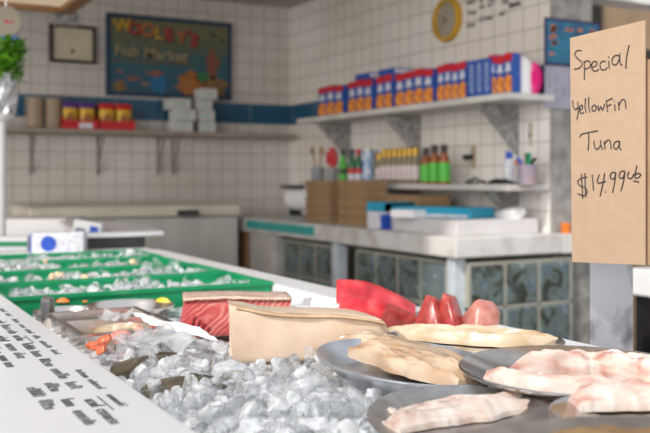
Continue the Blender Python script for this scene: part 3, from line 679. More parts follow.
post = thing('sign_post', 'flat galvanised steel post holding the cardboard price sign', 'post', (pa.x, pa.y, Z0))
mb = MB(); lo = lambda a, b, z: Vector((0, 0, z)) + ax * a + bk * b
mb.prism([lo(0, 0, 0), lo(w, 0, 0), lo(w, .03, 0), lo(w - .003, .03, 0), lo(w - .003, .003, 0), lo(0, .003, 0)], (0, 0, .48)); mb.build('angle_bar', post_m, post)
# ------------------------------------------------------------------ far end of the counter: scale, cartons, paper, plant
ZP = .945
p = PZ(122, 246, ZP)
sc = thing('weighing_scale', 'low white tabletop weighing scale with black base on the counter', 'scale', (.90, 3.36, ZP), 0)
mb = MB(); mb.box((-.14, -.14, 0), (.10, .13, .045)); mb.build('base', dark, sc, bevel=.008)
mb = MB(); mb.prism([(-.15, -.15, .040), (.17, -.15, .040), (.17, .09, .058), (-.15, .17, .075)], (0, 0, .018)); mb.build('weighing_platter', white_glossy, sc, bevel=.008)
def carton(name, lab, cat, px, py, z, w, d, h, m, rz=0, group=None, prints=(), bevel=.002, tilt=0):
    p = PZ(px, py, z); t = thing(name, lab, cat, (p.x, p.y, z), CAMR + rz, group); t.rotation_euler = (0, tilt, CAMR + rz)
    MB().box((0, 0, 0), (w, d, h)).build('carton_body', m, t, bevel=bevel)
    for (nm, x0, z0, x1, z1, pm_) in prints:
        MB().box((x0 * w, -.0012, z0 * h), (x1 * w, -.0002, z1 * h)).build(nm, pm_, t)
    return t
c1 = carton('white_carton', 'white carton with round blue print beside the weighing scale', 'box', 30, 254, ZP, .175, .09, .070, white_print, .12, prints=(('edge_print', 0, 0, .025, 1, blue),))
MB().lathe([(.001, 0), (.026, 0), (.026, .0008), (.001, .0008)], 28).build('round_print', blue, c1).matrix_local = Matrix.Translation((.060, -.0004, .034)) @ Matrix.Rotation(PI / 2, 4, 'X')
c2 = carton('white_carton', 'small tilted white carton with blue print leaning before the scale', 'box', 70, 249, ZP, .10, .05, .092, white_paint, .0, prints=(('blue_print', .62, .3, .92, .85, blue), ('dark_print', .1, .35, .45, .7, M('print_grey', (.2, .2, .3))),))
c2.rotation_euler = (0, .16, CAMR); c2.location.z += .016
c3 = carton('foam_lid', 'stack of white foam trays at the far left of the counter', 'tray', -30, 236, ZP, .42, .35, .075, white_glossy, .0)
carton('green_strip_pack', 'flat green and white pack lying by the white carton', 'pack', -8, 251, ZP, .12, .06, .05, paper, .1, prints=(('green_band', 0, .3, 1, .65, green),))
# wrapped plant on a pedestal
p = PD(1, 160, 3.45)
pl = thing('potted_plant', 'leafy green plant in a foil wrapped pot on a white stand', 'plant', (p.x, p.y, ZP))
MB().lathe([(.05, 0), (.05, .02), (.018, .03), (.018, .47), (.045, .485), (.05, .50)], 24).build('stand', white_paint, pl, smooth=True)
mb = MB(); rr = random.Random(4)
mb.loft([[((r + .006 * rr.uniform(-1, 1)) * math.cos(a), (r + .006 * rr.uniform(-1, 1)) * math.sin(a), z) for a in [2 * PI * k / 20 for k in range(20)]] for r, z in ((.05, .50), (.058, .54), (.062, .58), (.067, .62), (.072, .65))])
mb.build('foil_pot', foil, pl)
mb = MB()
for i in range(620):
    a = rr.uniform(0, 6.28); r = .075 * math.sqrt(rr.random()); z = .63 + rr.uniform(0, .15)
    c = Vector((r * math.cos(a), r * math.sin(a), z)); d = Vector((math.cos(a), math.sin(a), rr.uniform(-.6, .8))).normalized(); s = rr.uniform(.022, .042)
    sd = d.cross(Vector((0, 0, 1))).normalized() * s * .45; up = Vector((0, 0, .004))
    mb.add([c, c + d * s * .5 + sd, c + d * s, c + d * s * .5 - sd, c + d * s * .5 + up], [(0, 1, 4), (1, 2, 4), (2, 3, 4), (3, 0, 4)])
mb.build('foliage', leaf, pl)
# hanging spring scale
p = PD(6, 22, 3.7)
hs = thing('hanging_scale', 'round dial hanging scale with red needle above the plant', 'scale', tuple(p))
fc = (Vector((0, 0, CZ)) - p); fc.z = 0; ry = math.atan2(fc.y, fc.x)
X = Matrix.Rotation(ry, 4, 'Z') @ Matrix.Rotation(PI / 2, 4, 'Y')
mb = MB(); mb.M = X; mb.lathe([(.062, -.025), (.066, -.01), (.066, .004), (.060, .008)], 36); mb.build('housing', grey_plastic, hs, smooth=True)
mb = MB(); mb.M = X; mb.lathe([(.001, .009), (.058, .009), (.058, .0095), (.001, .0095)], 36); mb.build('dial', cream_wall_scale, hs)
mb = MB(); mb.M = X; mb.prism([(-.002, 0, .0105), (.002, 0, .0105), (.004, .03, .0105), (-.004, .03, .0105)], (0, 0, .001)); mb.lathe([(.001, .0105), (.007, .0105), (.007, .012), (.001, .012)], 14); mb.build('needle', redp, hs)
MB().tube([(0, 0, .06), (0, 0, 2.07 - p.z)], .004).build('hook', steel, hs)
mb = MB(); mb.M = Matrix.Rotation(CAMR, 4, 'Z'); mb.box((-.07, -.02, -.085), (.055, .02, -.062)); mb.build('crossbar', blue, hs, bevel=.003)
p = PZ(0, 216, 1.06)

# ------------------------------------------------------------------ chest freezer by the back wall
fz = thing('chest_freezer', 'long chest freezer with cream lid along the tiled back wall', 'freezer', (1.55, 5.45, 0))
at(fz, MB().box((.95, 5.18, .02), (2.2, 5.74, .965))).build('freezer_body', freezer_body, fz, bevel=.01)
at(fz, MB().box((.94, 5.15, .968), (2.21, 5.75, 1.035))).build('lid', freezer_lid, fz, bevel=.012)
q = PV(187, 212, 5.14)
at(fz, MB().box((q.x - .06, 5.12, q.z - .02), (q.x + .07, 5.15, q.z + .012))).build('lid_handle', dark, fz, bevel=.005)

# ------------------------------------------------------------------ right service counter with glass blocks
CU = 2.29; CT = .95
rc = thing('service_counter', 'worn white service counter with glass block sides along the tiled wall', 'counter', (2.57, 4.3, 0))
mb = MB(); mb.prism([(CU - .03, 3.02, CT - .085), (W - .006, 3.02, CT - .085), (W - .006, 5.72, CT - .085), (CU - .03, 5.72, CT - .085)], (0, 0, .085))
at(rc, mb).build('worktop', worn_white, rc, bevel=.006)
struct('trim_8', MB().box((W - .005, 3.02, CT - .085), (3.02, 3.08, CT)), worn_white)
va = 5.18; vb = 4.28
at(rc, MB().box((CU - .036, vb, CT - .062), (CU - .0305, va, CT - .012))).build('teal_strip', teal, rc)
pale_post = M('pale_blue_post', (.62, .68, .74), (.46, .50, .55), rough=.4, scale=14)
for vv, m_, wv in ((3.085, pale_post, .05), (4.09, pale_post, .06), (4.84, worn_white, .06), (5.29, wood, .09)):
    at(rc, MB().box((CU - .012, vv - wv / 2, 0), (CU + .05, vv + wv / 2, CT - .086))).build('post', m_, rc, bevel=.004)
at(rc, MB().box((CU + .01, 4.89, 0), (CU + .02, 5.235, CT - .086))).build('metal_panel', freezer_body, rc)
at(rc, MB().box((CU + .01, 5.345, 0), (CU + .02, 5.70, CT - .086))).build('metal_panel', freezer_body, rc)
def blocks(o, along, start, count, fixed, rows=3, topz=.83):
    """one wall of square glass blocks; grout lattice plus the single blocks"""
    s = .19; j = .012; mb = MB()
    def put(m_, a0, a1, z0, z1, th0, th1):
        if along == 'v': m_.box((fixed + th0, a0, z0), (fixed + th1, a1, z1))
        else: m_.box((a0, fixed + th0, z0), (a1, fixed + th1, z1))
    for r in range(rows + 1): put(mb, start - j, start + count * s, topz - r * s, topz - r * s + j, .012, .06)
    for c in range(count + 1): put(mb, start + c * s - j, start + c * s, topz - rows * s, topz, .012, .06)
    at(o, mb).build('grout_lattice', grout, o)
    for r in range(rows):
        for c in range(count):
            k = MB(); put(k, start + c * s, start + c * s + s - j, topz - (r + 1) * s + j, topz - r * s, .008, .064)
            at(o, k).build('glass_block', glass_block, o, bevel=.012, seg=3)
blocks(rc, 'u', CU + .055, 3, 3.02)
blocks(rc, 'v', 3.155, 4, CU)
blocks(rc, 'v', 4.165, 3, CU)
# goods stored behind the glass blocks (seen blurred through them)
for i, (u0, v0, u1, v1, h) in enumerate(((2.44, 3.2, 2.60, 3.5, .62), (2.62, 3.2, 2.8, 3.45, .70), (2.45, 3.6, 2.7, 3.9, .66), (2.45, 4.25, 2.7, 4.65, .6))):
    t = thing('stored_box', 'dim stored box seen through the glass blocks, %s from the counter end' % ORD[i], 'box', ((u0 + u1) / 2, (v0 + v1) / 2, 0), 0, 'boxes stored inside the service counter')
    at(t, MB().box((u0, v0, 0), (u1, v1, h))).build('box_body', inner_m, t, bevel=.01)
# cabinet past the post on the right
q = PZ(630, 268, .86)
cb = thing('white_cabinet', 'white topped dark open cabinet behind the steel post', 'cabinet', (q.x + .4, q.y - .2, 0))
at(cb, MB().box((q.x, q.y - .45, .76), (q.x + .9, q.y, .86))).build('top', white_glossy, cb, bevel=.006)
at(cb, MB().box((q.x + .85, q.y - .45, 0), (q.x + .9, q.y, .758)).box((q.x + .03, q.y - .03, 0), (q.x + .85, q.y, .758)).box((q.x + .02, q.y - .43, .2), (q.x + .85, q.y - .03, .23))).build('carcass', black, cb)
cr = thing('orange_crate', 'orange brown crate standing inside the dark cabinet', 'crate', (q.x + .25, q.y - .2, .231))
at(cr, MB().box((q.x + .06, q.y - .36, .231), (q.x + .40, q.y - .06, .60), taper=.01)).build('crate_body', M('orange_crate', (.42, .13, .03), (.3, .08, .02), rough=.6), cr, bevel=.01)

# ------------------------------------------------------------------ shelves on the right wall
US = 2.575; UZ = 1.575; LZ = 1.17
us = thing('wall_shelf', 'upper white shelf on the right wall carrying the batter boxes', 'shelf', (2.7, 4.0, UZ))
at(us, MB().box((US, 3.07, UZ - .03), (W - .004, 5.12, UZ))).build('board', shelf_m, us, bevel=.004)
ls = thing('wall_shelf', 'lower white shelf on the right wall carrying the bottles', 'shelf', (2.7, 4.0, LZ))
at(ls, MB().box((US + .03, 3.10, LZ - .028), (W - .004, 5.15, LZ))).build('board', shelf_m, ls, bevel=.004)
for vv in (3.31, 4.13, 4.90):
    mb = MB(); mb.prism([(W - .005, vv, UZ - .031), (W - .005, vv, UZ - .27), (US + .02, vv, UZ - .031)], (0, .012, 0)); at(us, mb).build('bracket', granite, us)
    mb = MB(); mb.prism([(W - .005, vv, LZ - .029), (W - .005, vv, LZ - .20), (US + .06, vv, LZ - .029)], (0, .012, 0)); at(ls, mb).build('bracket', granite, ls)
# batter boxes: origin at the room-side lower corner, the front looks along -u
bx = thing('batter_box', 'proto', 'box', (0, 0, 0), 0, 'batter mix boxes on the upper shelf')
bw, bdp, bh = .078, .05, .178
MB().box((0, 0, 0), (bdp, bw, bh)).build('carton_body', bluebox, bx, bevel=.0015)
MB().box((-.001, .001, bh * .80), (bdp + .001, bw - .001, bh + .0012)).build('red_top', redp, bx)
mb = MB(); mb.prism([(-.0012, .003, .008), (-.0012, bw - .003, .008), (-.0012, bw - .003, .066), (-.0012, bw * .55, .088), (-.0012, .003, .074)][::-1], (.001, 0, 0)); mb.build('food_print', orange_food, bx)
mb = MB(); mb.prism([(-.0012, .012, .098), (-.0012, bw - .012, .098), (-.0012, bw - .022, .136), (-.0012, .022, .136)][::-1], (.001, 0, 0)); mb.build('brand_panel', white_print, bx)
def v_on(px, u): return PU(px, 100, u).y
runs = [(318, 343, 3), (348, 372, 3), (376, 392, 2), (395, 433, 4), (437, 466, 4), (488, 512, 3)]
bi = 0; boxes = []
for x0, x1, nb in runs:
    va = v_on(x0, US + .045); vb = v_on(x1, US + .045); st = (va - vb) / nb
    for k in range(nb):
        v = va - (k + 1) * st; lab = 'blue batter mix box with red top, %s from the far end of the upper shelf' % ORD[bi]
        s = (1, min(1.35, st / bw * .97), 1.0 + .03 * math.sin(bi * 2.1))
        if bi == 0: bx.location = (US + .045, v, UZ); bx['label'] = lab; bx.scale = s; boxes.append(bx)
        else: boxes.append(dup(bx, (US + .045, v, UZ), 0, lab, scale=s))
        bi += 1
# side-on blue boxes
sb = None
for k in range(3):
    v = v_on(472 + k * 7.5, US + .03) ; lab = 'narrow blue box turned side on beside the batter boxes, %s from the far side' % ORD[k]
    if sb is None:
        sb = thing('side_box', lab, 'box', (US + .03, v - .02, UZ), 0, 'side on blue boxes on the upper shelf')
        MB().box((0, 0, 0), (.13, .045, .172)).build('carton_body', bluebox, sb, bevel=.0015)
        MB().box((-.0012, .006, .02), (-.0002, .039, .155)).build('side_print', M('side_blue_print', (.05, .14, .45), (.3, .35, .5), scale=60), sb)
    else: dup(sb, (US + .03, v - .02, UZ), 0, lab)
# boxes lying flat on top of the runs
for i, (x, lab) in enumerate(((362, 'flat blue box lying on the batter boxes nearest the corner'), (386, 'flat blue box lying on the batter boxes near their middle'))):
    v = v_on(x, US + .06); t = thing('flat_box', lab, 'box', (US + .06, v - .08, UZ + bh * 1.03 + .002), 0, 'flat boxes on top of the batter boxes')
    MB().box((0, 0, 0), (.12, .16, .035)).build('carton_body', bluebox, t, bevel=.002)
    MB().box((.004, -.001, .008), (.116, -.0002, .028)).build('end_print', white_print, t)
# white bag and pink tub at the near end
v = v_on(522, 2.72)
t = thing('white_bag', 'white paper bag of mix beside the magenta tub on the shelf', 'bag', (2.72, v, UZ))
R = [[(w_ * math.cos(a) * 1.0, w_ * .7 * math.sin(a), z) for a in [2 * PI * k / 20 for k in range(20)]] for w_, z in ((.05, 0), (.056, .04), (.054, .12), (.045, .155), (.02, .17))]
MB().loft(R).build('bag_body', paper, t, smooth=True)
q = PU(534, 78, 2.775)
t = thing('magenta_brush', 'magenta ridged plastic ball at the near end of upper shelf', 'ball', (q.x, q.y, UZ + .072))
mb = MB(); pr = []
for k in range(33):
    a = -PI / 2 + PI * k / 32; rr_ = .064 * (1 + .07 * math.cos(k * PI)); pr.append((max(.001, rr_ * math.cos(a) * .62), rr_ * math.sin(a) * 1.12))
mb.lathe(pr, 28); mb.build('ball_body', pink, t, smooth=False)
# clock and handwriting on the wall
q = PU(449, 20, W - .002)
ck = thing('wall_clock', 'round yellow rimmed wall clock high on the right wall', 'clock', tuple(q))
X = Matrix.Rotation(-PI / 2, 4, 'Y')
mb = MB(); mb.M = X; mb.lathe([(.115, 0), (.12, .012), (.112, .03), (.098, .032), (.094, .016), (.094, .0)], 40); mb.build('rim', yellow_rim, ck, smooth=True)
mb = MB(); mb.M = X; mb.lathe([(.001, .010), (.094, .010), (.094, .013), (.001, .013)], 36); mb.build('clock_face', cream_wall_scale, ck)
for nm, an, l, w_ in (('hour_hand', 2.0, .045, .006), ('minute_hand', 1.1, .07, .004)):
    mb = MB(); mb.tube([(-.016, 0, 0), (-.016, -math.sin(an) * l * -1, math.cos(an) * l)], w_ / 2, 6); mb.build(nm, dark, ck)
mb = MB()
for k in range(12):
    a = k * PI / 6; mb.tube([(-.015, .076 * math.sin(a), .076 * math.cos(a)), (-.015, .088 * math.sin(a), .088 * math.cos(a))], .002, 5)
mb.build('hour_marks', dark, ck)
rn = random.Random(12); q0 = PU(466, 20, W - .001)
wh = thing('wall_handwriting', 'rows of black handwriting on the white tiles beside the clock', 'handwriting', tuple(q0)); mb = MB()
for (x, y, wpx) in ((467, 5, 8), (480, 3, 4), (488, 1, 6), (500, 0, 6), (467, 16, 8), (480, 9, 4), (488, 7, 7), (503, 4, 5), (510, 8, 9), (467, 28, 8), (480, 22, 11), (500, 16, 4), (509, 8, 10)):
    a = PU(x, y, W - .0012); b = PU(x + wpx, y, W - .0012)
    mb = MB(); scribble(mb, a - q0, Vector((0, -1, 0)), Vector((0, 0, 1)), (a - b).length, .024, rn, .0028); mb.build('handwritten_word', wall_ink, wh)
# lower shelf goods
def on_lower(px, u=US + .10): q = PU(px, 183, u); return Vector((q.x, q.y, LZ))
jr = None
for k in range(8):
    q = on_lower(379 + k * 5.2, US + .06); lab = 'small jar with gold lid on the lower shelf, %s from the cans' % ORD[k]
    if jr is None:
        jr = thing('sauce_jar', lab, 'jar', q, 0, 'gold lidded jars on the lower shelf')
        MB().lathe([(.020, 0), (.023, .006), (.023, .095), (.015, .120), (.015, .135)], 18).build('glass_body', sauce, jr, smooth=True)
        MB().lathe([(.0236, .02), (.0236, .085)], 18).build('paper_label', M('jar_label', (.70, .62, .56), (.45, .35, .40), scale=50), jr)
        MB().lathe([(.017, .128), (.017, .165), (.015, .168)], 18).build('lid', gold, jr)
    else: dup(jr, q, 0, lab, scale=(1.08, 1.08, 1.12))
bt_ = None
for k, x in enumerate((426, 434.5, 444)):
    q = on_lower(x, US + .06); lab = 'dark capped bottle with green label, %s beyond the gold lidded jars' % ORD[k]
    if bt_ is None:
        bt_ = thing('sauce_bottle', lab, 'bottle', q, 0, 'green label bottles on the lower shelf')
        MB().lathe([(.026, 0), (.030, .006), (.030, .105), (.016, .140), (.015, .15)], 20).build('glass_body', amber, bt_, smooth=True)
        MB().lathe([(.0306, .012), (.0306, .098)], 20).build('paper_label', greenlab, bt_)
        MB().lathe([(.018, .145), (.018, .178), (.016, .180)], 16).build('cap', black, bt_)
    else: dup(bt_, q, 0, lab, scale=(1, 1, 1.08))
for k, (x, m1, m2, lab) in enumerate(((343, greenlab, black, 'dark capped bottle with lime green label by the red utensils'), (352, darkgreen, black, 'dark green bottle with red and white label'), (358.5, darkgreen, redp, 'dark green bottle with red cap nearest the cans'))):
    q = on_lower(x, US + .07); t = thing('sauce_bottle', lab, 'bottle', q, 0, 'bottles beside the cans')
    MB().lathe([(.022, 0), (.025, .006), (.025, .105), (.013, .145), (.012, .17)], 18).build('glass_body', m1 if k == 0 else darkgreen, t, smooth=True)
    MB().lathe([(.0256, .010), (.0256, .055)], 18).build('lower_label', greenlab if k == 0 else white_print, t)
    MB().lathe([(.0258, .056), (.0258, .085)], 18).build('upper_label', black if k == 0 else redp, t)
    MB().lathe([(.014, .165), (.014, .195), (.012, .197)], 14).build('cap', m2, t)
can = None; canm = M('can_label', (.62, .66, .74), (.12, .28, .55), rough=.35, scale=30, p0=.42, p1=.58)
for k, (x, lev, du) in enumerate(((368, 0, .05), (368, 1, .05), (381, 0, .15), (381, 1, .15))):
    q = on_lower(x, US + .04 + du); q.z += lev * .096
    lab = '%s blue and white can of the %s can stack on the lower shelf' % (('lower', 'upper')[lev], ('front', 'rear')[k // 2])
    if can is None:
        can = thing('food_can', lab, 'can', q, 0, 'stacked cans on the lower shelf')
        MB().lathe([(.034, 0), (.035, .003), (.035, .092), (.033, .095)], 24).build('can_body', canm, can, smooth=True)
        MB().lathe([(.0345, .088), (.0358, .09), (.0358, .0945), (.032, .0955)], 24).build('can_rim', steel, can)
    else: dup(can, q, 0, lab)
# utensil crocks
q = on_lower(318, US + .10); t = thing('utensil_crock', 'grey crock on the lower shelf by the corner', 'crock', q)
MB().lathe([(.035, 0), (.042, .01), (.043, .10), (.04, .10), (.038, .02), (.001, .015)], 24).build('crock_body', grey_plastic, t, smooth=True)
for k, (dx, dy, m, lab) in enumerate(((-.02, .028, M('spoon_wood', (.45, .27, .12)), 'wooden spoon leaning left in the grey crock'), (.01, -.022, M('spoon_wood', (.45, .27, .12)), 'wooden spoon leaning right in the grey crock'))):
    o = thing('wooden_spoon', lab, 'spoon', q + Vector((0, 0, .016)), 0, 'spoons in the grey crock')
    MB().tube([(0, 0, 0), (dx, dy, .16)], .006).build('handle', m, o)
    mb = MB(); mb.M = Matrix.Translation((dx * 1.15, dy * 1.15, .185)); mb.lathe([(.001, -.03), (.012, -.02), (.016, 0), (.012, .02), (.001, .03)], 12, sy=.8); mb.build('spoon_head', m, o, smooth=True)
q = on_lower(332, US + .10); t = thing('red_utensil_pot', 'tall clear pot with red scoops beside the grey crock', 'pot', q)
MB().lathe([(.028, 0), (.032, .01), (.034, .09), (.031, .09), (.028, .015), (.001, .012)], 20).build('pot_body', grey_plastic, t, smooth=True)
for k, (dy, z) in enumerate(((.035, .16), (-.005, .19), (-.03, .15))):
    o = thing('red_scoop', 'red plastic scoop in the clear pot, %s' % ('on the side of the crock', 'standing tallest', 'on the side of the bottles')[k], 'scoop', q + Vector((0, 0, .014)), 0, 'red scoops in the pot')
    MB().tube([(0, 0, 0), (0, dy, z * .7)], .005).build('handle', redp, o)
    mb = MB(); mb.M = Matrix.Translation((0, dy * 1.1, z * .85)); mb.lathe([(.008, -.04), (.018, -.02), (.02, .03), (.016, .04)], 12); mb.build('scoop_head', redp, o, smooth=True)
# outlet with black plug on the tiles
q = PU(474, 157, W - .001); t = thing('wall_outlet', 'beige wall outlet with black plug above the lower shelf', 'outlet', tuple(q))
MB().box((-.006, -.02, -.055), (0, .02, .055)).build('cover_plate', M('beige_plate', (.42, .35, .24)), t, bevel=.002)
MB().box((-.035, -.005, -.012), (-.006, .05, .012)).build('plug', black, t, bevel=.004)
q = PU(531, 133, W - .001); t = thing('wall_switch', 'narrow beige switch strip below the shelf bracket', 'switch', tuple(q))
MB().box((-.006, -.012, -.06), (0, .012, .05)).build('cover_plate', M('beige_strip', (.52, .48, .40)), t, bevel=.002)
MB().box((-.010, -.005, -.02), (-.006, .005, .0)).build('toggle', dark, t)
# pen cup, black tools and small items
q = on_lower(527, US + .12); t = thing('pen_cup', 'clear cup of pens and markers near the shelf end', 'cup', q)
MB().lathe([(.040, 0), (.046, .09), (.043, .09), (.037, .006), (.001, .004)], 20).build('cup_body', M('pink_clear', (.55, .38, .38), (.3, .3, .4), rough=.2, trans=.3), t, smooth=True)
for k, (dx, dy, m, nm) in enumerate(((0, .05, orange_p, 'orange'), (.01, .01, black, 'black'), (0, -.035, black, 'slanting black'), (-.01, .03, blue, 'blue'), (.0, -.01, green, 'green'))):
    o = MB().tube([(dx * .3, dy * .3, .008), (dx, dy, .10), (dx * 1.5, dy * 1.5, .15 - abs(dy))], [.006, .009, .010], 8).build('marker_pen', m); o.location = q
    tag(o, nm + ' marker pen standing in the clear cup', 'pen', 'pens in the cup')
q = on_lower(509, US + .12); t = thing('spray_bottle', 'slim blue capped bottle beside the pen cup', 'bottle', q)
MB().lathe([(.024, 0), (.026, .01), (.026, .09), (.012, .115), (.012, .12)], 18).build('bottle_body', white_print, t, smooth=True)
MB().lathe([(.016, .118), (.016, .15), (.012, .152)], 14).build('cap', blue, t)
for k, (x, lab) in enumerate(((475, 'black sunglasses folded on the lower shelf below the outlet'), (500, 'black cable adapter lying on the lower shelf'))):
    q = on_lower(x, US + .06); o = thing('small_black_item', lab, 'accessory', q)
    mb = MB(); mb.tube(smoothline([(0, -.07, .012), (0, -.03, .018), (0, 0, .03 if k == 0 else .016), (0, .03, .018), (0, .07, .010)], 4), .009 if k else .006, 8); mb.build('item_body', black, o, smooth=True)
    MB().tube([(0, -.06, .008), (.06, -.05, .008)], .005).build('side_arm', black, o); MB().tube([(0, .06, .008), (.06, .05, .008)], .005).build('side_arm', black, o)
    for ob in o.children: pass

# ------------------------------------------------------------------ things on the service counter
# kraft cartons in stacks
def kraft_stack(x0, y0, u, nlev, w, d, h, m, name, wd, rz=0):
    q = PU(x0, y0, u); q.z = CT
    for k in range(nlev):
        lab = 'flat brown takeout carton, %s from the bottom of the %s' % (ORD[k], wd)
        t = thing('takeout_carton', lab, 'box', (q.x, q.y, CT + k * (h + .001)), rz + random.uniform(-.02, .02), 'brown cartons: ' + wd)
        MB().box((0, 0, 0), (d, w, h), taper=.004).build('carton_body', m, t, bevel=.002)
        MB().box((-.002, .004, h * .72), (.001, w - .004, h - .002)).build('front_flap', kraft_l if m is kraft else kraft, t)
kraft_stack(330, 222, CU + .10, 5, .30, .07, .046, kraft_l, 'a', 'stack nearest the corner')
kraft_stack(366, 226, CU + .10, 5, .30, .13, .047, kraft_l, 'b', 'tall stack by the blue boxes')
kraft_stack(418, 212, CU + .22, 4, .34, .20, .040, kraft, 'c', 'low stack behind the blue boxes')
# roll dispenser
q = PU(299, 216, CU + .12)
rd = thing('paper_dispenser', 'white roll paper dispenser standing left of brown cartons', 'dispenser', (q.x, q.y, CT))
mb = MB(); mb.M = Matrix.Translation((.10, 0, .13)) @ Matrix.Rotation(-PI / 2, 4, 'X'); mb.lathe([(.001, 0), (.075, 0), (.08, .004), (.08, .236), (.075, .24), (.001, .24)], 28); mb.build('paper_roll', paper, rd, smooth=True)
MB().box((.06, -.012, 0), (.14, -.002, .12)).build('side_stand', dark, rd, bevel=.002); MB().box((.06, .242, 0), (.14, .252, .12)).build('side_stand', dark, rd, bevel=.002)
MB().box((.0, -.012, .185), (.03, .252, .205)).build('tear_bar', dark, rd)
MB().box((.02, 0, .0), (.18, .25, .02)).build('base', grey_plastic, rd)
# blue glove boxes and paper stacks
def cbox(name, lab, cat, u0, v0, z0, du, dv, h, m, rz=0, extra=(), bevel=.003, group=None):
    t = thing(name, lab, cat, (u0, v0, z0), rz, group); MB().box((0, 0, 0), (du, dv, h)).build('carton_body' if cat == 'box' else 'sheet_pack', m, t, bevel=bevel)
    for nm, lo_, hi_, mm in extra: MB().box(lo_, hi_).build(nm, mm, t)
    return t
q = PZ(457, 236, CT); q.x = max(q.x, CU + .01)
cbox('paper_pack', 'thick white pack of wrapping paper at the counter corner', 'paper', q.x, q.y, CT, .46, .50, .066, M('wrapping_paper', (.62, .60, .61), (.56, .54, .55), rough=.7), .0)
cbox('glove_box', 'long teal blue carton lying on the white paper pack', 'box', CU + .20, 3.22, CT + .067, .20, .44, .048, cyan, .35, extra=(('white_band', (-.001, .02, .004), (-.0002, .30, .016), white_print),))
cbox('glove_box', 'white and cyan carton behind the paper pack by brown cartons', 'box', CU + .04, 3.69, CT, .18, .16, .13, white_print, 0, extra=(('cyan_top', (-.001, .0, .085), (.181, .1605, .1315), cyan), ('blue_corner', (-.0012, -.001, .0), (.04, .03, .074), blue)))
sheet_o = cbox('paper_pack', 'loose white sheets bundled between the two blue cartons', 'paper', CU + .03, 3.42, CT + .067, .12, .14, .035, paper, .3)
q = PU(515, 222, W - .12); t = thing('plastic_bag', 'crumpled translucent white plastic bag against the tiled wall', 'bag', (q.x - .02, q.y + .02, CT))
mb = MB(); import bmesh
rock(mb, (0, 0, .075), .085, random.Random(9), 3); mb.build('bag_body', M('bag_white', (.72, .72, .72), (.6, .6, .6), rough=.25, bump=.8, scale=25), t, smooth=True)
q = PV(566, 226, 3.05); t = thing('orange_tub', 'small orange tub at the near end of the service counter', 'tub', (q.x, 3.05, CT))
MB().lathe([(.018, 0), (.024, .045), (.022, .046), (.001, .03)], 18).build('tub_body', orange_p, t, smooth=True)
# calendar on the wall end
cal = [PV(543, 18, WE - .012), PV(603, 18, WE - .012), PV(603, 110, WE - .012), PV(543, 110, WE - .012)]
cx0 = PV(545, 60, WE - .01).x; cx1 = PV(600, 60, WE - .01).x; zt = PV(560, 19, WE).z; zm = PV(560, 66, WE).z; zb = PV(560, 109, WE).z
cl = thing('wall_calendar', 'hanging calendar with blue reef picture on the concrete wall end', 'calendar', (cx0, WE - .006, zb))
reef = M('reef_picture', (.02, .17, .28), (.02, .08, .18), rough=.4, scale=9)
at(cl, MB().box((cx0, WE - .008, zm), (cx1, WE - .004, zt))).build('picture_border', M('navy', (.03, .03, .10)), cl)
at(cl, MB().box((cx0 + .012, WE - .0095, zm + .012), (cx1 - .012, WE - .0082, zt - .012))).build('picture', reef, cl)
rfm = M('reef_fish', (.62, .20, .05), (.35, .12, .1), scale=60); rp = random.Random(8)
for k in range(16):
    side = rp.choice((0, 1, 2)); fx = cx0 + .02 + (rp.uniform(0, .05) if side == 0 else rp.uniform(0, cx1 - cx0 - .04)); fz_ = zt - .03 - (rp.uniform(0, .16) if side == 0 else rp.uniform(0, .03))
    mb = MB(); mb.prism([(fx + .014 * math.cos(a) * (1.4 if a < 3 else 1), WE - .0105, fz_ + .008 * math.sin(a)) for a in [2 * PI * i / 10 for i in range(10)]], (0, .0008, 0)); at(cl, mb).build('fish_print', rfm, cl)
at(cl, MB().box((cx0 + .004, WE - .008, zb), (cx1 - .004, WE - .004, zm - .004))).build('date_sheet', M('date_paper', (.36, .35, .42), (.30, .29, .36)), cl)
mb = MB()
for r in range(5):
    for c_ in range(7):
        if rp.random() < .6: x = cx0 + .02 + c_ * (cx1 - cx0 - .03) / 7; z = zm - .05 - r * .022; mb.box((x, WE - .0092, z), (x + .012, WE - .0082, z + .006))
at(cl, mb).build('date_marks', M('date_ink', (.20, .05, .12), (.08, .08, .15), scale=80), cl)

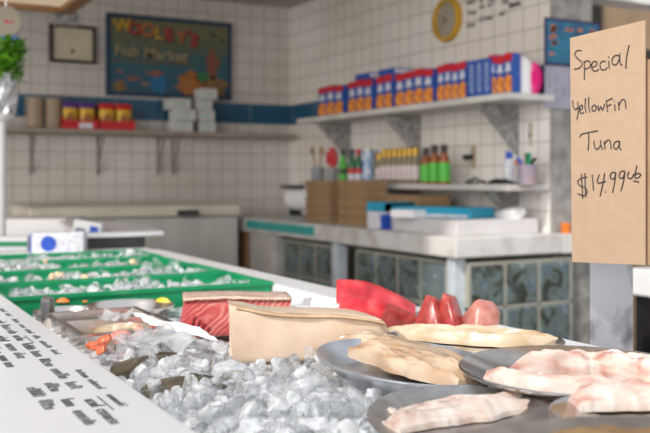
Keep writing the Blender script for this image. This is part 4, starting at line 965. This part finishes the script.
# ------------------------------------------------------------------ back wall: painted sign, certificate, shelf and goods
sx0 = PV(105.2, 54, BV).x; sx1 = PV(230, 60, BV).x; sz1 = 2.262; sz0 = 1.732
sg = thing('painted_sign', 'blue framed painted WOOLEY\'S fish market sign on back wall', 'sign', ((sx0 + sx1) / 2, BV - .02, sz0))
SW = sx1 - sx0; SH = sz1 - sz0
def sgp(a, b, y=0): return Vector((-SW / 2 + a * SW, y, b * SH))
fr = .022; navy = M('sign_frame', (.012, .045, .10), (.01, .035, .08), rough=.4)
mb = MB()
for (a0, b0, a1, b1) in ((0, 0, 1, .045), (0, .955, 1, 1), (0, .045, .026, .955), (.974, .045, 1, .955)):
    p0 = sgp(a0, b0); p1 = sgp(a1, b1); mb.box((p0.x, -.012, p0.z), (p1.x, .016, p1.z))
mb.build('sign_frame', navy, sg)
def sea():
    m, nt, b = base('painted_sea'); N = nt.nodes.new; L = nt.links.new
    tc = N('ShaderNodeTexCoord'); s = N('ShaderNodeSeparateXYZ'); L(tc.outputs['Object'], s.inputs[0])
    n = N('ShaderNodeTexNoise'); n.inputs['Scale'].default_value = 6; n.inputs['Detail'].default_value = 5; L(tc.outputs['Object'], n.inputs['Vector'])
    a = N('ShaderNodeMath'); a.operation = 'MULTIPLY_ADD'; L(n.outputs['Fac'], a.inputs[0]); a.inputs[1].default_value = .30; L(s.outputs['Z'], a.inputs[2])
    c = ramp(nt, a.outputs[0], [(.08, (.05, .055, .035)), (.22, (.02, .09, .16)), (.36, (.03, .11, .14)), (.5, (.10, .12, .075)), (.66, (.16, .15, .085))])
    L(c, b.inputs['Base Color']); b.inputs['Roughness'].default_value = .45; return m
p0 = sgp(.026, .045); p1 = sgp(.974, .955); mb = MB(); mb.box((p0.x, -.002, p0.z), (p1.x, .014, p1.z)); mb.build('painted_panel', sea(), sg)
def add_text(mb, s, size, x, z, y, m=0, rot=0, bold=.0):
    cu = bpy.data.curves.new('t', 'FONT'); cu.body = s; cu.size = size; cu.extrude = .001; cu.offset = bold; cu.resolution_u = 3
    ob = bpy.data.objects.new('t', cu); C.objects.link(ob); dg = bpy.context.evaluated_depsgraph_get(); dg.update()
    me = bpy.data.meshes.new_from_object(ob.evaluated_get(dg)); mm = Matrix.Translation((x, y, z)) @ Matrix.Rotation(rot, 4, 'Y') @ Matrix.Rotation(PI / 2, 4, 'X')
    mb.add([mm @ v.co for v in me.vertices], [tuple(p.vertices) for p in me.polygons], m)
    bpy.data.objects.remove(ob); bpy.data.meshes.remove(me)
sy = M('sign_yellow', (.55, .36, .04), (.42, .24, .03)); sr = M('sign_red', (.42, .05, .04), (.32, .03, .03)); so = M('sign_orange', (.48, .17, .05), (.36, .10, .03)); sb_ = M('sign_cream', (.36, .31, .19), (.27, .23, .13)); sdk = M('sign_shadow', (.03, .03, .04))
mb = MB()
for k, (ch, fx, fz2, sz, mi, rt) in enumerate((('W', .065, .745, .125, 0, -.15), ('O', .165, .73, .12, 1, 0), ('O', .262, .715, .135, 2, 0), ('L', .37, .70, .13, 0, .05), ('E', .455, .68, .125, 1, -.1), ('Y', .545, .655, .13, 2, 0), ("'", .635, .70, .11, 1, 0), ('S', .655, .64, .13, 1, .1))):
    q = sgp(fx, fz2 + .035); sz *= .88; add_text(mb, ch, sz, q.x + .006, q.z - .006, -.0035, 3, rt, .007); add_text(mb, ch, sz, q.x, q.z, -.0055, mi, rt, .004)
mb.build('shop_lettering', [sy, sr, so, sdk], sg)
mb = MB(); q = sgp(.06, .49)
add_text(mb, 'Fish Market', .105, q.x + .005, q.z - .006, -.0035, 1, .03, .004); add_text(mb, 'Fish Market', .105, q.x, q.z, -.0055, 0, .03, .002)
p0 = sgp(.04, .44); p1 = sgp(.68, .465); mb.box((p0.x, -.004, p0.z - .01), (p1.x, -.0025, p1.z - .012), 2)
mb.build('market_lettering', [sb_, sdk, M('sign_brown', (.16, .10, .05))], sg)
def sfish(mb, a, b, l, m=0, flip=1):
    mb = MB(); q = sgp(a, b); P = [(q.x + flip * l * x, -.004, q.z + l * z) for x, z in ((-.5, 0), (-.2, .2), (.15, .16), (.38, .02), (.6, .2), (.55, 0), (.6, -.2), (.38, -.04), (.15, -.17), (-.2, -.2))]
    if flip > 0: P = P[::-1]
    mb.prism(P, (0, .001, 0)).build('painted_fish', PF[m], sg)
PF = [M('pf_brown', (.22, .11, .07)), M('pf_rust', (.28, .10, .06)), M('pf_tan', (.30, .22, .12)), M('pf_dark', (.04, .05, .05))]
mb = MB(); sfish(mb, .20, .22, .10, 0); sfish(mb, .38, .30, .11, 1, -1); sfish(mb, .30, .16, .06, 2); sfish(mb, .10, .30, .05, 1); sfish(mb, .55, .15, .06, 0); sfish(mb, .85, .83, .055, 3); sfish(mb, .92, .76, .05, 3)
mb = MB()
PR = [M('reef_orange', (.42, .17, .04), (.28, .09, .02), scale=30), M('reef_red', (.25, .09, .05), (.16, .06, .03), scale=30), M('reef_ochre', (.26, .15, .05), (.18, .10, .04), scale=30), M('reef_blue', (.02, .16, .33)), M('reef_green', (.05, .20, .06))]
def blob(mb, a, b, rx, rz_, m, sd):
    mb = MB(); q = sgp(a, b); mb.prism([(q.x + rx * SW * math.cos(-t_) * (1 + .22 * math.sin(5 * t_ + sd)), -.0038, q.z + rz_ * SH * math.sin(-t_) * (1 + .18 * math.sin(4 * t_ + sd))) for t_ in [2 * PI * i / 28 for i in range(28)]], (0, .001 + .0002 * m, 0)).build('painted_reef', PR[m], sg)
blob(mb, .65, .19, .10, .15, 0, 1); blob(mb, .84, .46, .055, .18, 1, 2); blob(mb, .86, .17, .10, .13, 2, 3); blob(mb, .40, .16, .06, .13, 3, 4); blob(mb, .75, .28, .05, .07, 4, 5); blob(mb, .10, .12, .05, .07, 2, 6)
# framed certificate
fx0 = PV(49, 45, BV).x; fx1 = PV(95, 45, BV).x; fz1 = 2.165; fz0 = 1.925
fr_ = thing('framed_certificate', 'small dark framed cream certificate left of the painted sign', 'picture', ((fx0 + fx1) / 2, BV - .015, fz0))
mb = MB(); t_ = .02
for (a, b, c_, d_) in ((fx0, fz0, fx1, fz0 + t_), (fx0, fz1 - t_, fx1, fz1), (fx0, fz0 + t_, fx0 + t_, fz1 - t_), (fx1 - t_, fz0 + t_, fx1, fz1 - t_)): mb.box((a, BV - .025, b), (c_, BV - .002, d_))
at(fr_, mb).build('frame', black_wood, fr_)
at(fr_, MB().box((fx0 + t_, BV - .012, fz0 + t_), (fx1 - t_, BV - .004, fz1 - t_))).build('certificate_paper', cream_card, fr_)
mb = MB(); cxm = (fx0 + fx1) / 2; mb.M = Matrix.Translation((cxm, BV - .0125, fz0 + .075)) @ Matrix.Rotation(PI / 2, 4, 'X'); mb.lathe([(.001, 0), (.012, 0), (.012, .001), (.001, .001)], 16); at(fr_, mb).build('seal', dark, fr_)
# back shelf
bs = thing('wall_shelf', 'long thin wooden shelf on the tiled back wall', 'shelf', (1.5, BV - .1, 1.50))
at(bs, MB().box((.6, BV - .20, 1.475), (W - .05, BV - .004, 1.50))).build('board', M('grey_wood', (.36, .31, .26), (.28, .24, .19), rough=.7), bs, bevel=.003)
for x in (30, 97, 157, 172):
    u = PV(x, 150, BV).x
    mb = MB(); mb.tube([(u, BV - .17, 1.474), (u, BV - .012, 1.23)], .006); mb.tube([(u, BV - .012, 1.474), (u, BV - .012, 1.22)], .006); at(bs, mb).build('bracket', M('bracket_grey', (.22, .20, .17)), bs)
SZ = 1.501
def on_back(px, dv=.10): q = PV(px, 130, BV - dv); return Vector((q.x, BV - dv, SZ))
bwl = None
for s, x in enumerate((35, 53)):
    for k in range(7):
        q = on_back(x, .10); q.z += k * .027
        lab = 'brown pulp takeout bowl, %s from the bottom of the %s stack on back shelf' % (ORD[k], ('plant side', 'snack side')[s])
        if bwl is None:
            bwl = thing('pulp_bowl', lab, 'bowl', q, 0, 'stacked pulp bowls on the back shelf')
            MB().lathe([(.040, 0), (.052, .018), (.066, .020), (.066, .0245), (.05, .0225), (.038, .004)], 24).build('bowl_body', pulp, bwl, smooth=True)
        else: dup(bwl, q, 0, lab)
# leaning card
q = on_back(62, .06); t = thing('leaning_card', 'narrow white card leaning between bowls and snack trays', 'card', q)
mb = MB(); mb.prism([(-.012, 0, 0), (.012, 0, 0), (.0, .03, .15), (-.02, .03, .15)], (0, .003, 0)); mb.build('card_sheet', white_print, t)
# snack trays with bags
for k, (x0, x1, topm, lab) in enumerate(((63, 99, purple, 'red display tray of purple topped yellow snack bags'), (100, 136, redp, 'red display tray of red topped yellow snack bags'))):
    a = on_back(x0, .18); b = on_back(x1, .18); w_ = b.x - a.x - .006
    t = thing('snack_tray', lab, 'tray', (a.x, a.y, SZ), 0, 'snack trays on the back shelf')
    mb = MB(); mb.box((0, 0, 0), (w_, .004, .055)); mb.box((0, .15, 0), (w_, .154, .09)); mb.box((0, .004, 0), (.004, .15, .07)); mb.box((w_ - .004, .004, 0), (w_, .15, .07)); mb.box((.004, .004, 0), (w_ - .004, .15, .004)); mb.build('tray_body', red_tray, t)
    MB().box((w_ * .45, -.0012, .005), (w_ * .85, -.0002, .04)).build('front_print', white_print if k == 0 else redp, t)
    for j in range(2):
        for dpt in range(2):
            bg = thing('snack_bag', 'yellow snack bag, %s %s of the tray with %s tops' % (('left', 'right')[j], ('front', 'back')[dpt], ('purple', 'red')[k]), 'bag', (a.x + w_ * (.26 + .48 * j), a.y + .045 + .06 * dpt, SZ + .006), 0, 'snack bags in the red trays')
            hw = w_ * .22; R = []
            for z, th, ww in ((0, .004, 1), (.03, .018, .97), (.08, .022, .95), (.125, .016, .97), (.15, .003, 1.0), (.162, .002, 1.02)):
                R.append([(hw * ww * math.cos(q_), th * math.sin(q_), z) for q_ in [2 * PI * i / 16 for i in range(16)]])
            MB().loft(R[:4]).build('foil_pouch', yellow, bg, smooth=True); MB().loft(R[3:]).build('top_seal', topm, bg, smooth=True)
            MB().prism([(hw * .6 * math.cos(q_), -.0225, .065 + .03 * math.sin(q_)) for q_ in [-2 * PI * i / 14 for i in range(14)]], (0, .001, 0)).build('bag_print', M('bag_print', (.42, .20, .03), (.3, .1, .05), scale=60), bg)
# white boxes
wb = None; prt = M('pale_green_print', (.35, .48, .42), (.55, .6, .58), scale=50)
for s, (x, n_) in enumerate(((173, 3), (198, 4))):
    for k in range(n_):
        q = on_back(x, .17 if s else .19); q.z += k * .073; q.x += .016 * math.sin(k * 2.3 + s); q.y += .012 * math.cos(k * 3)
        lab = 'small white carton, %s from the bottom of the %s stack on back shelf' % (ORD[k], ('shorter', 'taller')[s])
        if wb is None:
            wb = thing('white_box', lab, 'box', q, 0, 'white cartons on the back shelf')
            MB().box((0, 0, 0), (.15 * .96, .14, .072)).build('carton_body', M('white_carton', (.60, .60, .58), (.52, .52, .50)), wb, bevel=.006)
            MB().box((.02, -.0012, .02), (.10, -.0002, .05)).build('front_print', prt, wb)
        else: dup(wb, q, 0, lab, scale=(.82 if s else 1, 1, 1))

# ------------------------------------------------------------------ light, world, camera
sc_ = bpy.context.scene
wd = bpy.data.worlds.new('World'); sc_.world = wd; wd.use_nodes = True
nt = wd.node_tree; bg = nt.nodes['Background']
tc = nt.nodes.new('ShaderNodeTexCoord'); s = nt.nodes.new('ShaderNodeSeparateXYZ'); nt.links.new(tc.outputs['Generated'], s.inputs[0])
nt.links.new(ramp(nt, s.outputs['Z'], [(0.0, (.62, .60, .57)), (.12, (.95, .96, 1.0)), (1.0, (.80, .88, 1.0))]), bg.inputs['Color'])
bg.inputs['Strength'].default_value = .68
al = bpy.data.lights.new('wall_fill_sun', 'SUN'); al.energy = 1.95; al.angle = math.radians(50); al.color = (1, .97, .93)  # added soft low second sun, a fill that lifts the walls inside
ao = bpy.data.objects.new('wall_fill_sun', al); C.objects.link(ao); ao.location = (-3.0, -1.8, 2.7)
ao.rotation_euler = Vector((.80, .58, -.10)).to_track_quat('-Z', 'Y').to_euler()
sl = bpy.data.lights.new('sun', 'SUN'); sl.energy = 2.7; sl.angle = math.radians(3); sl.color = (1, .95, .88)
so_ = bpy.data.objects.new('sun', sl); C.objects.link(so_)
so_.rotation_euler = Vector((.62, .34, -.70)).to_track_quat('-Z', 'Y').to_euler(); so_.location = (-3, 0, 4)
cam = bpy.data.cameras.new('camera'); co = bpy.data.objects.new('camera', cam); C.objects.link(co)
co.location = (0, 0, CZ); co.rotation_euler = (PI / 2, 0, -YAW)
cam.sensor_width = 36; cam.lens = 36 * F / 650; cam.shift_y = -(216.5 - HY) / 650; cam.clip_start = .02
cam.dof.use_dof = True; cam.dof.focus_distance = 1.17; cam.dof.aperture_fstop = 6.0; cam.dof.aperture_blades = 0
sc_.camera = co
sc_.view_settings.view_transform = 'Standard'; sc_.view_settings.look = 'None'; sc_.view_settings.exposure = 0.28
